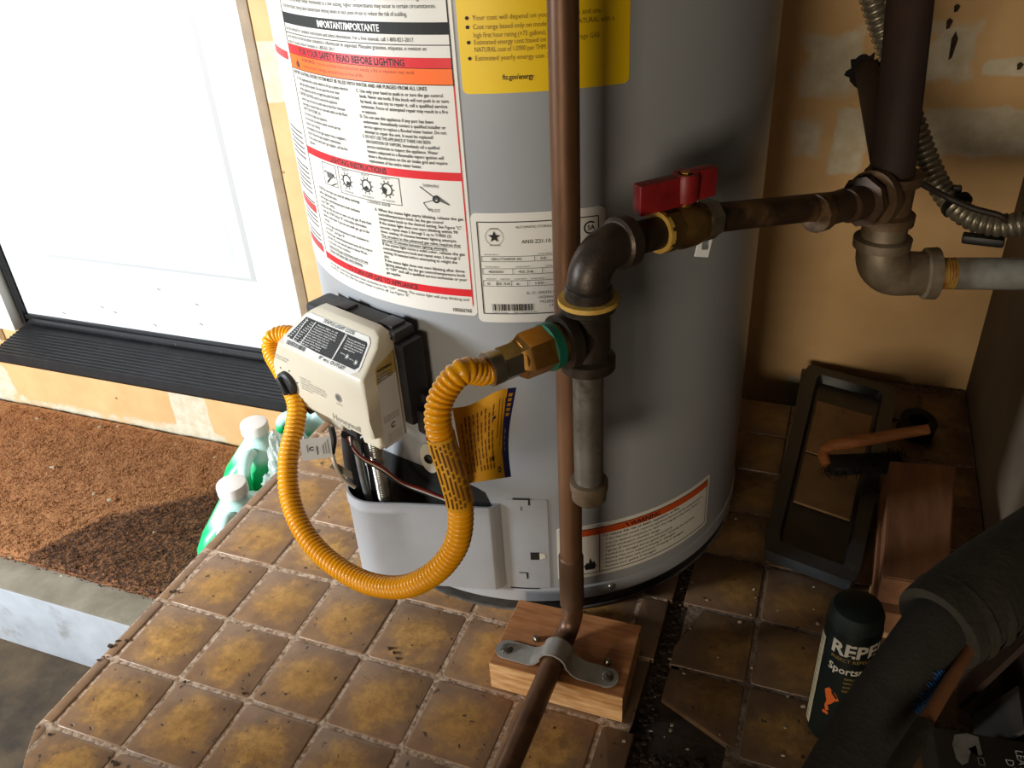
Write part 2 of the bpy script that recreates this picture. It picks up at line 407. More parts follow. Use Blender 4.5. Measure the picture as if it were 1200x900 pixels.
def cyl_sheet(name, parent, az0, u0, v0, u1, v1, mat, R, corner=0.0, thick=.006):
    """label sheet bent round the jacket, rounded corners, with thickness"""
    n = max(4, int(abs(u1-u0)/.06)); f = on_cyl(az0, R); f2 = on_cyl(az0, R+thick); vs = []; fs = []
    us_ = sorted(set([u0+(u1-u0)*i/n for i in range(n+1)]+[u0+corner*(1-cos(pi/2*i/6)) for i in range(7)]+[u1-corner*(1-cos(pi/2*i/6)) for i in range(7)])); n = len(us_)-1
    for u in us_:
        d = max(0, min(u-u0, u1-u)); c = 0
        if corner and d < corner: c = corner-math.sqrt(max(0, corner**2-(corner-d)**2))
        for g in (f, f2): vs += [g(u, v0+c), g(u, v1-c)]
    for i in range(n):
        a, b = 4*i, 4*i+4
        fs += [(a+2, b+2, b+3, a+3), (a, a+1, b+1, b), (a, b, b+2, a+2), (a+1, a+3, b+3, b+1)]
    fs += [(0, 2, 3, 1), (4*n, 4*n+1, 4*n+3, 4*n+2)]
    mb = MB().mat(mat).add(vs, fs); return mb.build(name, parent, smooth=40)

# ================================================================== SETTING
ZL, ZF, WY, WX = -4.56, -6.48, 10.3, 10.2           # landing top, garage floor, back wall plane, right wall plane
MB().mat('concrete_floor').box((-12, -14, ZF-.5), (70, 70, 1)).build('floor')['kind'] = 'structure'
# back wall: a fine sheet with a doorway; 'mud' attribute says where joint compound was trowelled on
DX0, DX1, DZ0 = -12.35, -2.95, -2.05
def wall_grid(name, x0, x1, z0, z1, step, patches):
    nx, nz = max(1, int((x1-x0)/step)), max(1, int((z1-z0)/step)); vs = []; val = []
    for j in range(nz+1):
        for i in range(nx+1):
            x, z = x0+(x1-x0)*i/nx, z0+(z1-z0)*j/nz; vs.append((x, WY, z)); best = 0
            for (cx, cz, hx, hz, g, soft) in patches:
                d = max(abs(x-cx)-hx, abs(z-cz)-hz); best = max(best, g*max(0, min(1, .5-d/soft)))
            val.append(best)
    fs = [(j*(nx+1)+i, j*(nx+1)+i+1, (j+1)*(nx+1)+i+1, (j+1)*(nx+1)+i) for j in range(nz) for i in range(nx)]
    return vs, fs, val
def pxbox(x0, y0, x1, y1, g=.75, soft=.5):
    a, b, c = PY(x0, (y0+y1)/2, WY), PY(x1, (y0+y1)/2, WY), PY((x0+x1)/2, y0, WY); d = PY((x0+x1)/2, y1, WY)
    return ((a.x+b.x)/2, (c.z+d.z)/2, abs(b.x-a.x)/2, abs(c.z-d.z)/2, g, soft)
patches = [pxbox(296, 48, 340, 118, .8, .3), pxbox(208, 462, 246, 520, .8, .35), pxbox(0, 480, 270, 530, .42, .6), pxbox(0, 430, 16, 475, .7, .3),
           pxbox(1085, 20, 1155, 100, .62, .6), pxbox(1150, 68, 1215, 88, .8, .25), pxbox(1075, 128, 1215, 182, .75, .5), pxbox(925, 30, 1012, 130, .5, .7),
           pxbox(975, 125, 1015, 205, .75, .4), pxbox(920, 440, 948, 476, .75, .3), pxbox(915, 130, 975, 195, .55, .6), pxbox(940, 400, 1100, 440, .32, .8)]
mb = MB().mat('drywall'); vals = []
for (x0, x1, z0, z1, st) in ((DX1, WX, ZL-.5, 13, .09), (DX0, DX1, ZL-.5, DZ0, .09), (-20, DX0, ZL-.5, 13, .4), (DX0, DX1, 12.5, 13, .5)):
    vs, fs, va = wall_grid('w', x0, x1, z0, z1, st, patches); mb.add(vs, fs); vals += va
wall = mb.build('wall_back', smooth=0); wall['kind'] = 'structure'
at = wall.data.attributes.new('mud', 'FLOAT', 'POINT'); at.data.foreach_set('value', vals)
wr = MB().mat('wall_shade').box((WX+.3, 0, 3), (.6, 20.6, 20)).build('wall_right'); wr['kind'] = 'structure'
wf = MB().mat('wall_shade').prism([(-6.25, -4.45), (-5.9, -4.3), (-3.6, -8.1), (-4.2, -8.4)], ZF, 13).build('light_blocker', smooth=0); wf['kind'] = 'structure'  # added unseen stub that keeps the left daylight off the right side
# hole in the wall around the gas supply pipe: ragged dark ring
hp = PY(1014, 84, WY-.02)
poly = []
for i in range(30):
    a = 2*pi*i/30; r = .25+.12*noise.noise((i*.9, 3, 1)); poly.append((hp.x+cos(a)*r, hp.z+sin(a)*r))
MB().mat('bristle').prism(poly, WY-.012, WY+.02, lambda x, y, z: (x, z, y)).build('pipe_hole', wall, smooth=0)
# cobweb-like crack and dark drips on the plaster stay as small marks
for i, (x, y, l) in enumerate(((1121, 9, .10), (1112, 27, .14), (1117, 52, .36), (1195, 77, .1))):
    c = PY(x, y, WY-.012); pts = [(c.x, c.z+l*.5), (c.x+.05, c.z+l*.2), (c.x+.02, c.z-l*.5), (c.x-.02, c.z-l*.6), (c.x-.035, c.z+l*.2)]
    MB().mat('debris_dark').prism(pts, WY-.01, WY, lambda x, y, z: (x, z, y)).build('drip_stain', wall, smooth=0)
# door slab with raised panel moulding, seal, sill, jambs
DY = 10.55
dz = Vector((0, 0, 0)); door = MB().mat('door_white')
door.box(((DX0+DX1)/2+.15, DY+.22, 5.2), (DX1-DX0-.1, .44, 13.6))
door = door.build('door_1'); door['kind'] = 'structure'
def mould(x0, z0, x1, z1, wd, dep, sgn):
    m = MB().mat('door_white'); a = [(x0, z0), (x1, z0), (x1, z1), (x0, z1)]
    def off(d): return [(x0+d, z0+d), (x1-d, z0+d), (x1-d, z1-d), (x0+d, z1-d)]
    rings = [(off(0), 0), (off(wd*.35), dep), (off(wd*.65), dep), (off(wd), 0)]
    vs = []; fs = []
    for P, h in rings: vs += [(x, DY-h-.002, z) for x, z in P]
    for k in range(3):
        for i in range(4): fs.append((4*k+i, 4*k+(i+1) % 4, 4*k+4+(i+1) % 4, 4*k+4+i))
    return m.add(vs, fs).build('panel_moulding', door, smooth=0)
mould(-10.72, .25, -4.4, 5.95, .28, .05, 1); mould(-10.25, .72, -4.87, 5.48, .3, .035, 1); mould(-10.72, 6.6, -4.4, 11, .28, .03, 1)
for x, y in ((186, 339), (120, 360), (135, 366), (75, 367), (182, 381), (231, 357), (236, 380)):
    c = PY(x, y, DY-.003); MB().mat('ink_grey').box((c.x, DY-.003, c.z), (.1, .004, .02), Matrix.Rotation(.35, 3, 'Y')).build('scuff_mark', door, smooth=0)
seal = MB().mat('seal_black').box((DX0+.10, DY-.06, 5), (.16, .16, 13.6), bev=.03); 
seal.box(((DX0+DX1)/2, DY-.04, -1.60), (DX1-DX0, .12, .14), bev=.02); seal.build('weather_seal', door)
# threshold (sill) with ribs
sl = thing('door_sill', ((DX0+DX1)/2, 9.8, -2.0), 'black ribbed metal sill under the white door', 'door sill')
prof = [(10.75, -1.62), (10.42, -1.64), (10.22, -1.72), (9.1, -1.90), (9.08, -2.12), (9.12, -2.2), (10.3, -2.3), (10.75, -2.3)]
mb = MB().mat('sill_black'); n = len(prof); X0, X1 = -12.02, DX1+.02
mb.add([(X0, y, z) for y, z in prof]+[(X1, y, z) for y, z in prof], [tuple(range(n)), tuple(range(2*n-1, n-1, -1))]+[(i, n+i, n+(i+1) % n, (i+1) % n) for i in range(n)])
mb.build('sill_plate', sl, smooth=25)
for i in range(9):
    y = 9.2+i*.105; z = -1.90+(y-9.1)*(.18/1.12)
    MB().mat('sill_black').box(((X0+X1)/2, y, z+.008), (X1-X0-.02, .035, .03)).build('rib', sl, smooth=0)
mb = MB().mat('sill_black').box(((X0+X1)/2, 10.33, -1.62), (X1-X0-.3, .16, .1), bev=.03); mb.build('sweep_strip', sl)
for x in (45, 143, 206, 260):
    c = PY(x, 378+ (x-45)*.16, 10.25); MB().mat('screw_steel').lathe((c.x, 10.25, c.z), (0, -1, 0), [(0, .03), (.015, .02)], 8).build('screw', sl)
tj = MB().mat('jamb_edge').box((DX1-.11, WY+.12, 5.2), (.24, .30, 14.2), bev=.02).build('trim_1'); tj['kind'] = 'structure'
tj = MB().mat('trim_white').box((DX0-.35, WY+.1, 5.1), (.72, .5, 14.0), bev=.02).box((DX0-.95, WY-.08, 5.0), (.5, .16, 14.6), bev=.03).build('trim_2'); tj['kind'] = 'structure'
# concrete landing step
mb = MB().mat('concrete_step').box((-12, (4.45+WY)/2, (ZL+ZF)/2), (24-.5, WY-4.45, ZL-ZF), bev=.06).build('floor_landing'); mb['kind'] = 'structure'
mb.data.materials.append(MATS['concrete_dirty'])
for p_ in mb.data.polygons: p_.material_index = 1 if p_.normal.z > .6 else 0
# ---------------------------------------------------------------- tiled platform
POLY = [(-.19, WY-.02), (-.19, -.06), (.0, -.40), (.32, -.78), (.95, -1.3), (WX, -1.3), (WX, WY-.02), (7.5, WY-.02), (7.5, 9.05), (2.0, 9.05), (2.0, WY-.02)]
plat = MB().mat('platform_base').prism(POLY, ZF, -.075).build('floor_platform', smooth=0); plat['kind'] = 'structure'
def clip(poly, a, b, c):            # keep a*x+b*y<=c
    out = []
    for i in range(len(poly)):
        p, q = poly[i], poly[(i+1) % len(poly)]; dp, dq = a*p[0]+b*p[1]-c, a*q[0]+b*q[1]-c
        if dp <= 0: out.append(p)
        if (dp < 0 < dq) or (dq < 0 < dp):
            t = dp/(dp-dq); out.append((p[0]+(q[0]-p[0])*t, p[1]+(q[1]-p[1])*t))
    return out
def inset(poly, d):
    n = len(poly); out = []; A = sum(poly[i][0]*poly[(i+1) % n][1]-poly[(i+1) % n][0]*poly[i][1] for i in range(n)); sg = 1 if A > 0 else -1
    for i in range(n):
        p0, p1, p2 = Vector(poly[i-1]), Vector(poly[i]), Vector(poly[(i+1) % n])
        e1, e2 = (p1-p0), (p2-p1)
        if e1.length < 1e-6 or e2.length < 1e-6: out.append(tuple(p1)); continue
        e1.normalize(); e2.normalize(); n1, n2 = Vector((-e1.y, e1.x))*sg, Vector((-e2.y, e2.x))*sg
        b = n1+n2
        if b.length < 1e-6: b = n1
        b.normalize(); k = d/max(.35, b.dot(n1)); out.append(tuple(p1+b*k))
    return out
def tile_mesh(poly, thick=.085, bev=.018):
    c = (sum(p[0] for p in poly)/len(poly), sum(p[1] for p in poly)/len(poly)); P = [(x-c[0], y-c[1]) for x, y in poly]
    Q = inset(P, bev*.45); R = inset(P, bev); n = len(P)
    vs = [(x, y, -thick) for x, y in P]+[(x, y, -bev*.7) for x, y in P]+[(x, y, -bev*.2) for x, y in Q]+[(x, y, 0) for x, y in R]
    fs = [(k*n+i, k*n+(i+1) % n, (k+1)*n+(i+1) % n, (k+1)*n+i) for k in range(3) for i in range(n)]+[tuple(range(3*n, 4*n))]
    me = bpy.data.meshes.new('tile'); me.from_pydata([(x*S, y*S, z*S) for x, y, z in vs], [], fs)
    me.polygons.foreach_set('use_smooth', [True]*len(me.polygons)); me.set_sharp_from_angle(angle=rad(60)); return me, c
G = .024
def rsq(x0, y0, x1, y1): return rounded(x0+G, y0+G, x1-G, y1-G, .05, 2)
full, _ = tile_mesh(rsq(-.5, -.5, .5, .5)); full.materials.append(MATS['tile'])
fulld = full.copy(); fulld.materials.clear(); fulld.materials.append(MATS['tile_grimy_shaded'])
def put_tile(me, c, z=0.0):
    o = bpy.data.objects.new('tile', me); COL.objects.link(o); o.parent = plat
    o.location = (c[0]*S, c[1]*S, z*S); o.rotation_euler = (random.uniform(-.006, .006), random.uniform(-.006, .006), random.uniform(-.008, .008)); return o
def cut_tile(poly, mat, z=0.):
    if len(poly) < 3: return
    A = abs(sum(poly[i][0]*poly[(i+1) % len(poly)][1]-poly[(i+1) % len(poly)][0]*poly[i][1] for i in range(len(poly))))/2
    if A < .015: return
    me, c = tile_mesh(poly); me.materials.append(MATS[mat]); put_tile(me, c, z)
cuts = [(-1, 0, .17), (-.87, -.49, .19), (-.76, -.65, .26), (-.64, -.77, .38), (0, -1, 1.27)]
for j in range(-2, 11):
    for i in range(-1, 7):
        P = rsq(i, j, i+1, j+1)
        if i == 6: P = clip(P, 1, 0, 6.36+.03*sin(j*2.1))
        if j >= 9 and i >= 2: P = clip(P, 0, 1, 9.0)
        P0 = P
        for a, b, c in cuts: P = clip(P, a, b, c)
        if j == 10: P = clip(P, 0, 1, WY-.05)
        if len(P) < 3: continue
        z = random.uniform(-.008, .008)
        if P == rsq(i, j, i+1, j+1): put_tile(full, (i+.5, j+.5), z)
        else: cut_tile(P, 'tile_edge' if i == -1 else ('tile_edge_grimy_shaded' if i == 6 else 'tile'), z)
GX = 7.46                                   # the second, displaced field of tiles beyond the crack
for j in range(-2, 10):
    for i in range(-1, 3):
        x0 = GX+i; P = rsq(x0, j, x0+1, j+1); Q = P
        P = clip(P, 1, 0, WX-.02); P = clip(P, 0, -1, 1.27); P = clip(P, 0, 1, WY-.05 if i > 0 else 9.0)
        if i == -1:
            if j < 2: continue
            if j == 2: P = clip(P, -.42, -.9, -.42*6.5-.9*2.55); P = clip(P, -1, -.05, -6.58)
            if j == 3: P = clip(P, -1, .35, -6.52+.35*3.2)
            P = clip(P, -1, 0, -6.55-.02*sin(j))
        if len(P) < 3: continue
        if P == Q: put_tile(fulld, (x0+.5, j+.5), random.uniform(-.01, .01))
        else: cut_tile(P, 'tile_grimy_shaded', random.uniform(-.01, .01))
def grout_slab(poly, m='grout'):
    return MB().mat(m).prism(poly, -.08, -.010)
gp = [(-.185, 8.9), (-.185, -.06), (.0, -.385), (.32, -.76), (.95, -1.28), (6.3, -1.28), (6.36, 9.0), (2, 9.0)]
grout_slab(gp).build('grout', plat, smooth=0)
grout_slab([(7.3, -1.28), (WX-.02, -1.28), (WX-.02, WY-.05), (7.5, WY-.05), (7.5, 9.0), (6.6, 9), (6.6, 3.3), (6.75, 2.7), (7.35, 2.2)], 'grout_grimy_shaded').build('grout', plat, smooth=0)

# ================================================================== WATER HEATER
H = thing('water_heater', (HC.x, HC.y, 0), 'tall grey cylindrical gas water heater covered in printed labels', 'water heater')
MB().mat('jacket').lathe((HC.x, HC.y, 0), (0, 0, 1), [(.40, HR-.03), (.42, HR), (13, HR), (13.05, HR-.1)], 160).build('jacket', H)
MB().mat('jacket_steel').lathe((HC.x, HC.y, 0), (0, 0, 1), [(.20, HR-.06), (.2, HR+.005), (.22, HR+.02), (.40, HR+.02), (.42, HR+.002), (.42, HR-.05)], 160, caps=False).build('bottom_band', H)
MB().mat('black_ring').lathe((HC.x, HC.y, 0), (0, 0, 1), [(.02, HR-.02), (.19, HR-.02), (.22, HR-.06)], 120).build('base_skirt', H)
MB().mat('pan_metal').lathe((HC.x, HC.y, 0), (0, 0, 1), [(0.004, HR+.0), (.03, HR+.005), (.035, HR-.01), (.035, HR-.1)], 120).build('base_foot', H)
b = PC(716, 682); a = rad(b[0]); MB().mat('screw_steel').lathe((HC.x+(HR+.02)*cos(a), HC.y+(HR+.02)*sin(a), .33), (cos(a), sin(a), 0), [(0, .05), (.02, .045), (.035, .02)], 12).build('screw', H)
# ---- instruction label
AZL = -147.0; f_lab = on_cyl(AZL, HR+.009)
def U(az): return rad(az-AZL)*HR
lab = cyl_sheet('instruction_label', H, AZL, 0, 4.26, U(-82.6), 10.5, 'paper_white', HR, .05); lab['label'] = 'white instruction sheet with red bars and dense text'
pr = Print(); UL, UR = U(-126.6), U(-83.4); UM = U(-104.6)
pr.line(UL, 4.47, UL, 10.3, .012); pr.line(UR, 6.54, UR, 10.3, .012); pr.line(UR, 4.38, UR, 6.54, .012, 'ink_red'); pr.line(UL, 4.345, UR, 4.37, .008, 'ink_red')
pr.rect(UL, 6.965, UR, 7.065, 'ink_black'); pr.text('IMPORTANT/IMPORTANTE', (UL+UR)/2, 6.985, .06, 'ink_white', .78, 'c', .02)
for i, s_ in enumerate(('When using low set points or thermostatic mixing valves use mixing valves at each point-of-use.', 'Hotter water increases the risk of scald injury. Before changing temperature see the manual.',
                        'Scald injury can occur, see the manual, and the scalding can be even fatal from mixing valves.', 'Even when set the water heater thermostat to a low setting, higher temperatures may occur in certain circumstances.', 'Install thermostatic mixing valves (temperature limiting valves) at each point-of-use to reduce the risk of scalding.')):
    pr.text(s_, UL+.05, 7.37-i*.064, .038, width=(UR-UL)*(.93 if i < 4 else .8))
for i in range(12): pr.text('Follow all instructions in the manual. Read and understand the safety messages on this label.', UL+.05, 8.3-i*.066, .038, width=(UR-UL)*.9)
pr.text('See the manual for complete instructions and safety information. For a free manual, call 1-800-821-2017.', UL+.03, 6.905, .036, width=(UR-UL)*.83)
pr.line(UL, 6.88, UR, 6.88, .008)
pr.text('Lea el manual de instrucciones completas e informacion de seguridad. Manuales gratuitos, etiquetas, o revision en', UL+.03, 6.835, .036, width=(UR-UL)*.88)
pr.text('espanol se puede obtener llamando al 1-800-821-2017.', UL+.03, 6.785, .034, width=(UR-UL)*.4)
pr.rect(UL, 6.685, UR, 6.775, 'ink_red').line(UL, 6.685, UR, 6.685, .006)
pr.text('FOR YOUR SAFETY READ BEFORE LIGHTING', (UL+UR)/2-.1, 6.70, .062, 'ink_black', 1.42, 'c', .03)
pr.rect(UL, 6.545, UR, 6.683, 'ink_orange').line(UL, 6.545, UR, 6.545, .008)
pr.text('WARNING:', UL+.28, 6.635, .034, bold=.02, width=.25); pr.text('If you do not follow these instructions exactly, a fire or explosion may result', UL+.56, 6.635, .032, width=1.2)
pr.text('causing property damage, personal injury or loss of life.', UL+.28, 6.58, .032, width=.92)
def flame(u, v, h, m='ink_black'):
    pr_ = [(u-.3*h, v), (u-.38*h, v+.35*h), (u-.2*h, v+.6*h), (u-.12*h, v+.42*h), (u, v+h), (u+.16*h, v+.5*h), (u+.24*h, v+.68*h), (u+.38*h, v+.3*h), (u+.28*h, v)]
    return pr_
def poly_fan(P, pts, mat):
    c = (sum(a for a, _ in pts)/len(pts), sum(b for _, b in pts)/len(pts)); n = len(pts)
    P.items.append((pts+[c], [(i, (i+1) % n, n) for i in range(n)], mat))
poly_fan(pr, flame(UL+.17, 6.56, .1), 'ink_black')
pr.text('BEFORE LIGHTING: ENTIRE SYSTEM MUST BE FILLED WITH WATER AND AIR PURGED FROM ALL LINES', UL+.04, 6.495, .034, width=UR-UL-.3, bold=.012)
def column(lines, u, v0, v1, wmax, h=.032):
    n = len(lines); L0 = max(len(l) for l in lines)
    for i, l in enumerate(lines):
        if not l: continue
        und = l.startswith('_'); l = l.lstrip('_'); ind = .035 if not (l[1:2] == '.') else 0
        wd = wmax*min(1, (len(l)/L0)*.55+.45*len(l)/L0); v = v0+(v1-v0)*i/(n-1)
        pr.text(l, u+ind, v, h, width=wd-ind if wd > .1 else None, bold=.012)
        if und: pr.rect(u+ind, v-.012, u+wd, v-.007, 'ink_black')
column(['C. Use only your hand to push in or turn the gas control', 'knob. Never use tools. If the knob will not push in or turn', 'by hand, do not try to repair it, call a qualified service', 'technician. Force or attempted repair may result in a fire', 'or explosion.',
        'D. Do not use this appliance if any part has been', 'underwater. Immediately contact a qualified installer or', 'service agency to replace a flooded water heater. Do not', 'attempt to repair the unit. It must be replaced!', 'E. DO NOT USE THIS APPLIANCE IF THERE HAS BEEN',
        'AN IGNITION OF VAPORS. Immediately call a qualified', 'service technician to inspect the appliance. Water', 'heaters subjected to a flammable vapors ignition will', 'show a discoloration on the air intake grid and require', 'replacement of the entire water heater.'], U(-104.6), 6.44, 5.78, .98)
column(['A. This appliance has a pilot which is lit by a piezo-electric', 'spark gas ignition system. Do not open the inner door', 'of the appliance and try to light the pilot by hand.', 'B. BEFORE LIGHTING smell all around the appliance', 'area for gas. Be sure to smell next to the floor because', 'some gas is heavier than air and will settle on the floor.',
        'WHAT TO DO IF YOU SMELL GAS', 'Do not try to light any appliance.', 'Do not touch any electric switch; do not use any', 'phone in your building.', "Immediately call your gas supplier from a neighbor's", "phone. Follow the gas supplier's instructions.", 'If you cannot reach your gas supplier, call the fire', 'department.'], U(-125), 6.44, 5.80, .9)
pr.rect(UL, 5.675, UR, 5.755, 'ink_red'); pr.text('LIGHTING INSTRUCTIONS', (UL+UR)/2-.15, 5.687, .056, 'ink_black', .82, 'c', .03)
# figures: valve sketch, three knob dials in a frame, burner sketch
pr.frame(U(-120), 5.42, U(-115), 5.65, .006); pr.line(U(-119.5), 5.56, U(-115.5), 5.52, .014); pr.line(U(-119), 5.44, U(-116), 5.55, .02); pr.rect(U(-118.6), 5.5, U(-116.5), 5.56, 'ink_grey'); pr.line(U(-117.5), 5.42, U(-115.4), 5.46, .012)
pr.frame(U(-114), 5.385, U(-97), 5.655, .006); pr.text('CONTROL KNOB', U(-103), 5.352, .028, width=.3, align='c')
for az, nm, pos in ((-111.5, 'FIGURE "A"', 'OFF POSITION'), (-105.6, 'FIGURE "B"', 'PILOT POSITION'), (-100.2, 'FIGURE "C"', 'HOT POSITION')):
    u = U(az); pr.ring(u, 5.53, .052, .066, 'ink_black', 0, 360, 20)
    for k in range(10):
        a = 2*pi*k/10; pr.line(u+cos(a)*.07, 5.53+sin(a)*.07, u+cos(a)*.09, 5.53+sin(a)*.09, .01)
    a = rad({-111.5: -60, -105.6: -100, -100.2: 200}[az]); pr.ring(u, 5.53, 0, .048, 'ink_black', math.degrees(a)-50, math.degrees(a)+50, 8)
    pr.text(nm, u, 5.63, .018, width=.11, align='c'); pr.text(pos, u, 5.405, .018, width=.15, align='c')
u = U(-88.5); pr.poly([(u-.06, 5.49), (u+.1, 5.43), (u+.1, 5.445), (u-.02, 5.53)], 'ink_grey'); pr.ring(u-.03, 5.485, .02, .04, 'ink_black', 0, 360, 10)
pr.line(u-.19, 5.60, u-.03, 5.49, .01); pr.line(u-.17, 5.44, u-.04, 5.48, .008); pr.line(u-.17, 5.44, u-.12, 5.37, .008)
pr.text('THERMOPILE', u-.16, 5.60, .03, width=.17); pr.text('PILOT', u-.12, 5.355, .034, width=.12)
column(['6. When the status light starts blinking, release the gas', 'control/temperature knob. Set the gas control', 'temperature knob to the desired setting. See Figure "C".', 'If the status light does not start blinking within 90', 'seconds, repeat steps 2 through 5 up to THREE (3)', 'times, waiting 10 minutes between lighting attempts.', '_The circuitry in this advanced gas valve requires that', '_you wait 10 minutes between lighting attempts.',
        'If the status light turns a solid color, release the gas', 'control/temperature knob and repeat steps 2 through 5', 'waiting 10 minutes before attempting to relight the', 'pilot.', 'If the status light does not start blinking after three', 'lighting attempts. Set the gas control/temperature knob', 'to "OFF" and call a qualified service technician or your', 'gas supplier.'], U(-104.2), 5.285, 4.60, 1.0)
column(['1. STOP! Be sure that you read all safety warnings', 'before lighting the pilot.', '2. Set the gas control/temperature knob clockwise', 'to the "OFF" setting.', '3. Wait ten (10) minutes to clear out any gas. If you then', 'smell gas, STOP! Follow "B" in the safety information', 'above on this label. If you do not smell gas, go to the', 'next step.', '4. Turn the gas control/temperature knob clockwise to', 'the "PILOT". See Figure "B".', '5. Push the gas control/temperature knob all the way in', 'and hold. The pilot should ignite in about 90 sec.',
        'or less under normal conditions.', '_Continue holding gas control/temp knob in for two', '_minutes until status light starts blinking.'], U(-124.6), 5.32, 4.60, .92)
pr.rect(UL, 4.475, UR, 4.555, 'ink_red'); pr.text('TO TURN OFF GAS TO APPLIANCE', (UL+UR)/2-.05, 4.487, .056, 'ink_black', 1.02, 'c', .03)
pr.text('Turn the gas control/temperature knob clockwise to the "OFF" setting. The status light will stop blinking and', UL+.06, 4.425, .032, width=UR-UL-.1)
pr.text('stay off for a short time after the water heater is turned off. See Figure "A".', UL+.06, 4.38, .032, width=1.35)
pr.text('100262765', UR-.02, 4.295, .04, width=.21, align='r', bold=.015)
# the neighbouring column that runs off round the side
for v in (4.98, 4.5, 6.6): pr.rect(U(-140), v, U(-128.2), v+.08, 'ink_red')
for k in range(26): pr.rect(U(-139), 5.9-k*.055, U(-128.6), 5.918-k*.055, 'ink_grey') if k % 7 else None
pr.build('printed_text', lab, f_lab)
# ---- yellow energy label
AZY = -81.8; fy = on_cyl(AZY, HR+.009); wY = rad(30.2)*HR
yl = cyl_sheet('energy_label', H, AZY, 0, 6.47, wY, 9.1, 'label_yellow', HR, .05); yl['label'] = 'yellow energy cost sheet'
pr = Print()
for i, (bul, s_, wd) in enumerate(((1, 'Your cost will depend on your utility rates and use.', 1.1), (1, 'Cost range based only on models fueled by NATURAL with a', 1.21), (0, 'high first hour rating (+75 gallons).', .62), (1, 'Estimated energy cost based on a national average GAS', 1.08), (0, 'NATURAL cost of 1.0900 per THM.', .62), (1, 'Estimated yearly energy use: 277 THM', .82))):
    v = 7.075-(0, .072, .138, .195, .255, .325)[i]
    if bul: pr.ring(.085, v+.018, 0, .016, 'ink_black', 0, 360, 10)
    pr.text(s_, .13, v, .042, 'ink_ydark', wd)
pr.text('ftc.gov/energy', .36, 6.585, .045, 'ink_black', .27, bold=.02)
pr.build('printed_text', yl, fy)
# ---- rating plate
AZR = -82.4; fr = on_cyl(AZR, HR+.018); wR = rad(26.3)*HR
rl = cyl_sheet('rating_label', H, AZR, 0, 4.20, wR, 5.37, 'paper_white', HR+.008, .06); rl['label'] = 'white data plate with table and barcode'
pr = Print(); fu = lambda k: k*wR
pr.frame(.06, 4.30, wR-.07, 5.28, .010)
pr.ring(.22, 5.13, .085, .089, 'ink_grey', 0, 360, 24); pr.star(.22, 5.13, .062, 'ink_black'); pr.text('DESIGN', .22, 5.205, .018, 'ink_grey', .09, 'c'); pr.text('CERTIFIED', .22, 5.035, .018, 'ink_grey', .11, 'c')
pr.text('AUTOMATIC STORAGE WATER HEATER', .43, 5.215, .026, width=.62); pr.text('ANSI Z21.10.1-CSA 4.1', .48, 5.06, .038, width=.5, bold=.008)
rows = [(4.87, 4.925, (.08, .60, .80, 1.22), ('GBN UT50400VR 400', '50', 'NATURAL')), (4.735, 4.795, (.08, .38, .67, 1.22), ('40000', '42.56', '2004117552')), (4.605, 4.665, (.08, .22, .36, .52, .78, 1.22), ('0', '10.50', '6', '150', '120'))]
for v0, v1, cols, tx in rows:
    pr.rect(.08, v0, 1.22, v0+.005, 'ink_grey'); pr.rect(.08, v1, 1.22, v1+.005, 'ink_grey')
    for c in cols: pr.line(c, v0, c, v1, .005, 'ink_grey')
    for c, d, s_ in zip(cols, cols[1:], tx): pr.text(s_, (c+d)/2-.02, v0+.016, .028, width=min(.03*len(s_), .3), align='c')
    for c, d in zip(cols, cols[1:]): pr.text('RATED INPUT', c+.03, v1+.014, .014, 'ink_grey', min(.14, d-c-.04))
for i, s_ in enumerate(('A. O. SMITH CORPORATION', 'HIGHWAY 1 NORTH', 'MCBEE, SC 29101')): pr.text(s_, .80, 4.515-i*.05, .032, 'ink_grey', (.6, .36, .34)[i], 'c')
pr.barcode(.15, 4.335, .56, 4.41); pr.text('Model Number', .15, 4.31, .016, 'ink_grey', .16); pr.text('GBN UT50400VR 400', .36, 4.31, .016, 'ink_grey', .24); pr.text('17B0', .72, 4.37, .03, width=.1)
pr.ring(1.145, 5.17, .05, .066, 'ink_black', 50, 310, 24); pr.text('SA', 1.115, 5.147, .05, 'ink_black', .075, bold=.02)
pr.build('printed_text', rl, fr)
# ---- warning label low on the jacket
AZW = -67.8; wW = rad(46.0)*HR
wl = cyl_sheet('warning_label', H, AZW, 0, .56, wW, 1.40, 'paper_white', HR, .04); wl['label'] = 'white and orange warning sticker near the base'
pr = Print(); fw_ = on_cyl(AZW, HR+.009)
pr.frame(.05, .62, wW-.06, 1.34, .01); pr.rect(.05, 1.235, wW-.06, 1.335, 'ink_warn'); pr.text('WARNING', wW*.5, 1.25, .065, 'ink_black', .42, 'c', .035)
t_ = wW*.5-.27; pr.poly([(t_-.05, 1.25), (t_+.05, 1.25), (t_, 1.325)], 'ink_black'); pr.line(.52, .62, .52, 1.235, .008); poly_fan(pr, flame(.4, .68, .2), 'ink_black')
for i, (s_, wd) in enumerate((('To reduce the risk of death, explosion, or fire:', 1.1), ('- If the thermal switch ruptures appliance service at the temperature is', 1.55), ('  must be replaced completely to repair the integrity of the water heater is', 1.5), ('  sealed combustion chamber design.', .8), ('- Tighten all manifold tube service nuts properly.', 1.0), ('- Replace any damaged burner gasket after removing the manifold.', 1.4), ('- Replace view port if glass is missing or damaged.', 1.05), ('- Replace two-piece wire connector if missing or damaged.', 1.2), ('- Replace door gasket if damaged.', .75))):
    pr.text(s_, .56, 1.18-i*.064, .036, 'ink_black', wd, bold=.012 if i == 0 else .0)
pr.build('printed_text', wl, fw_)
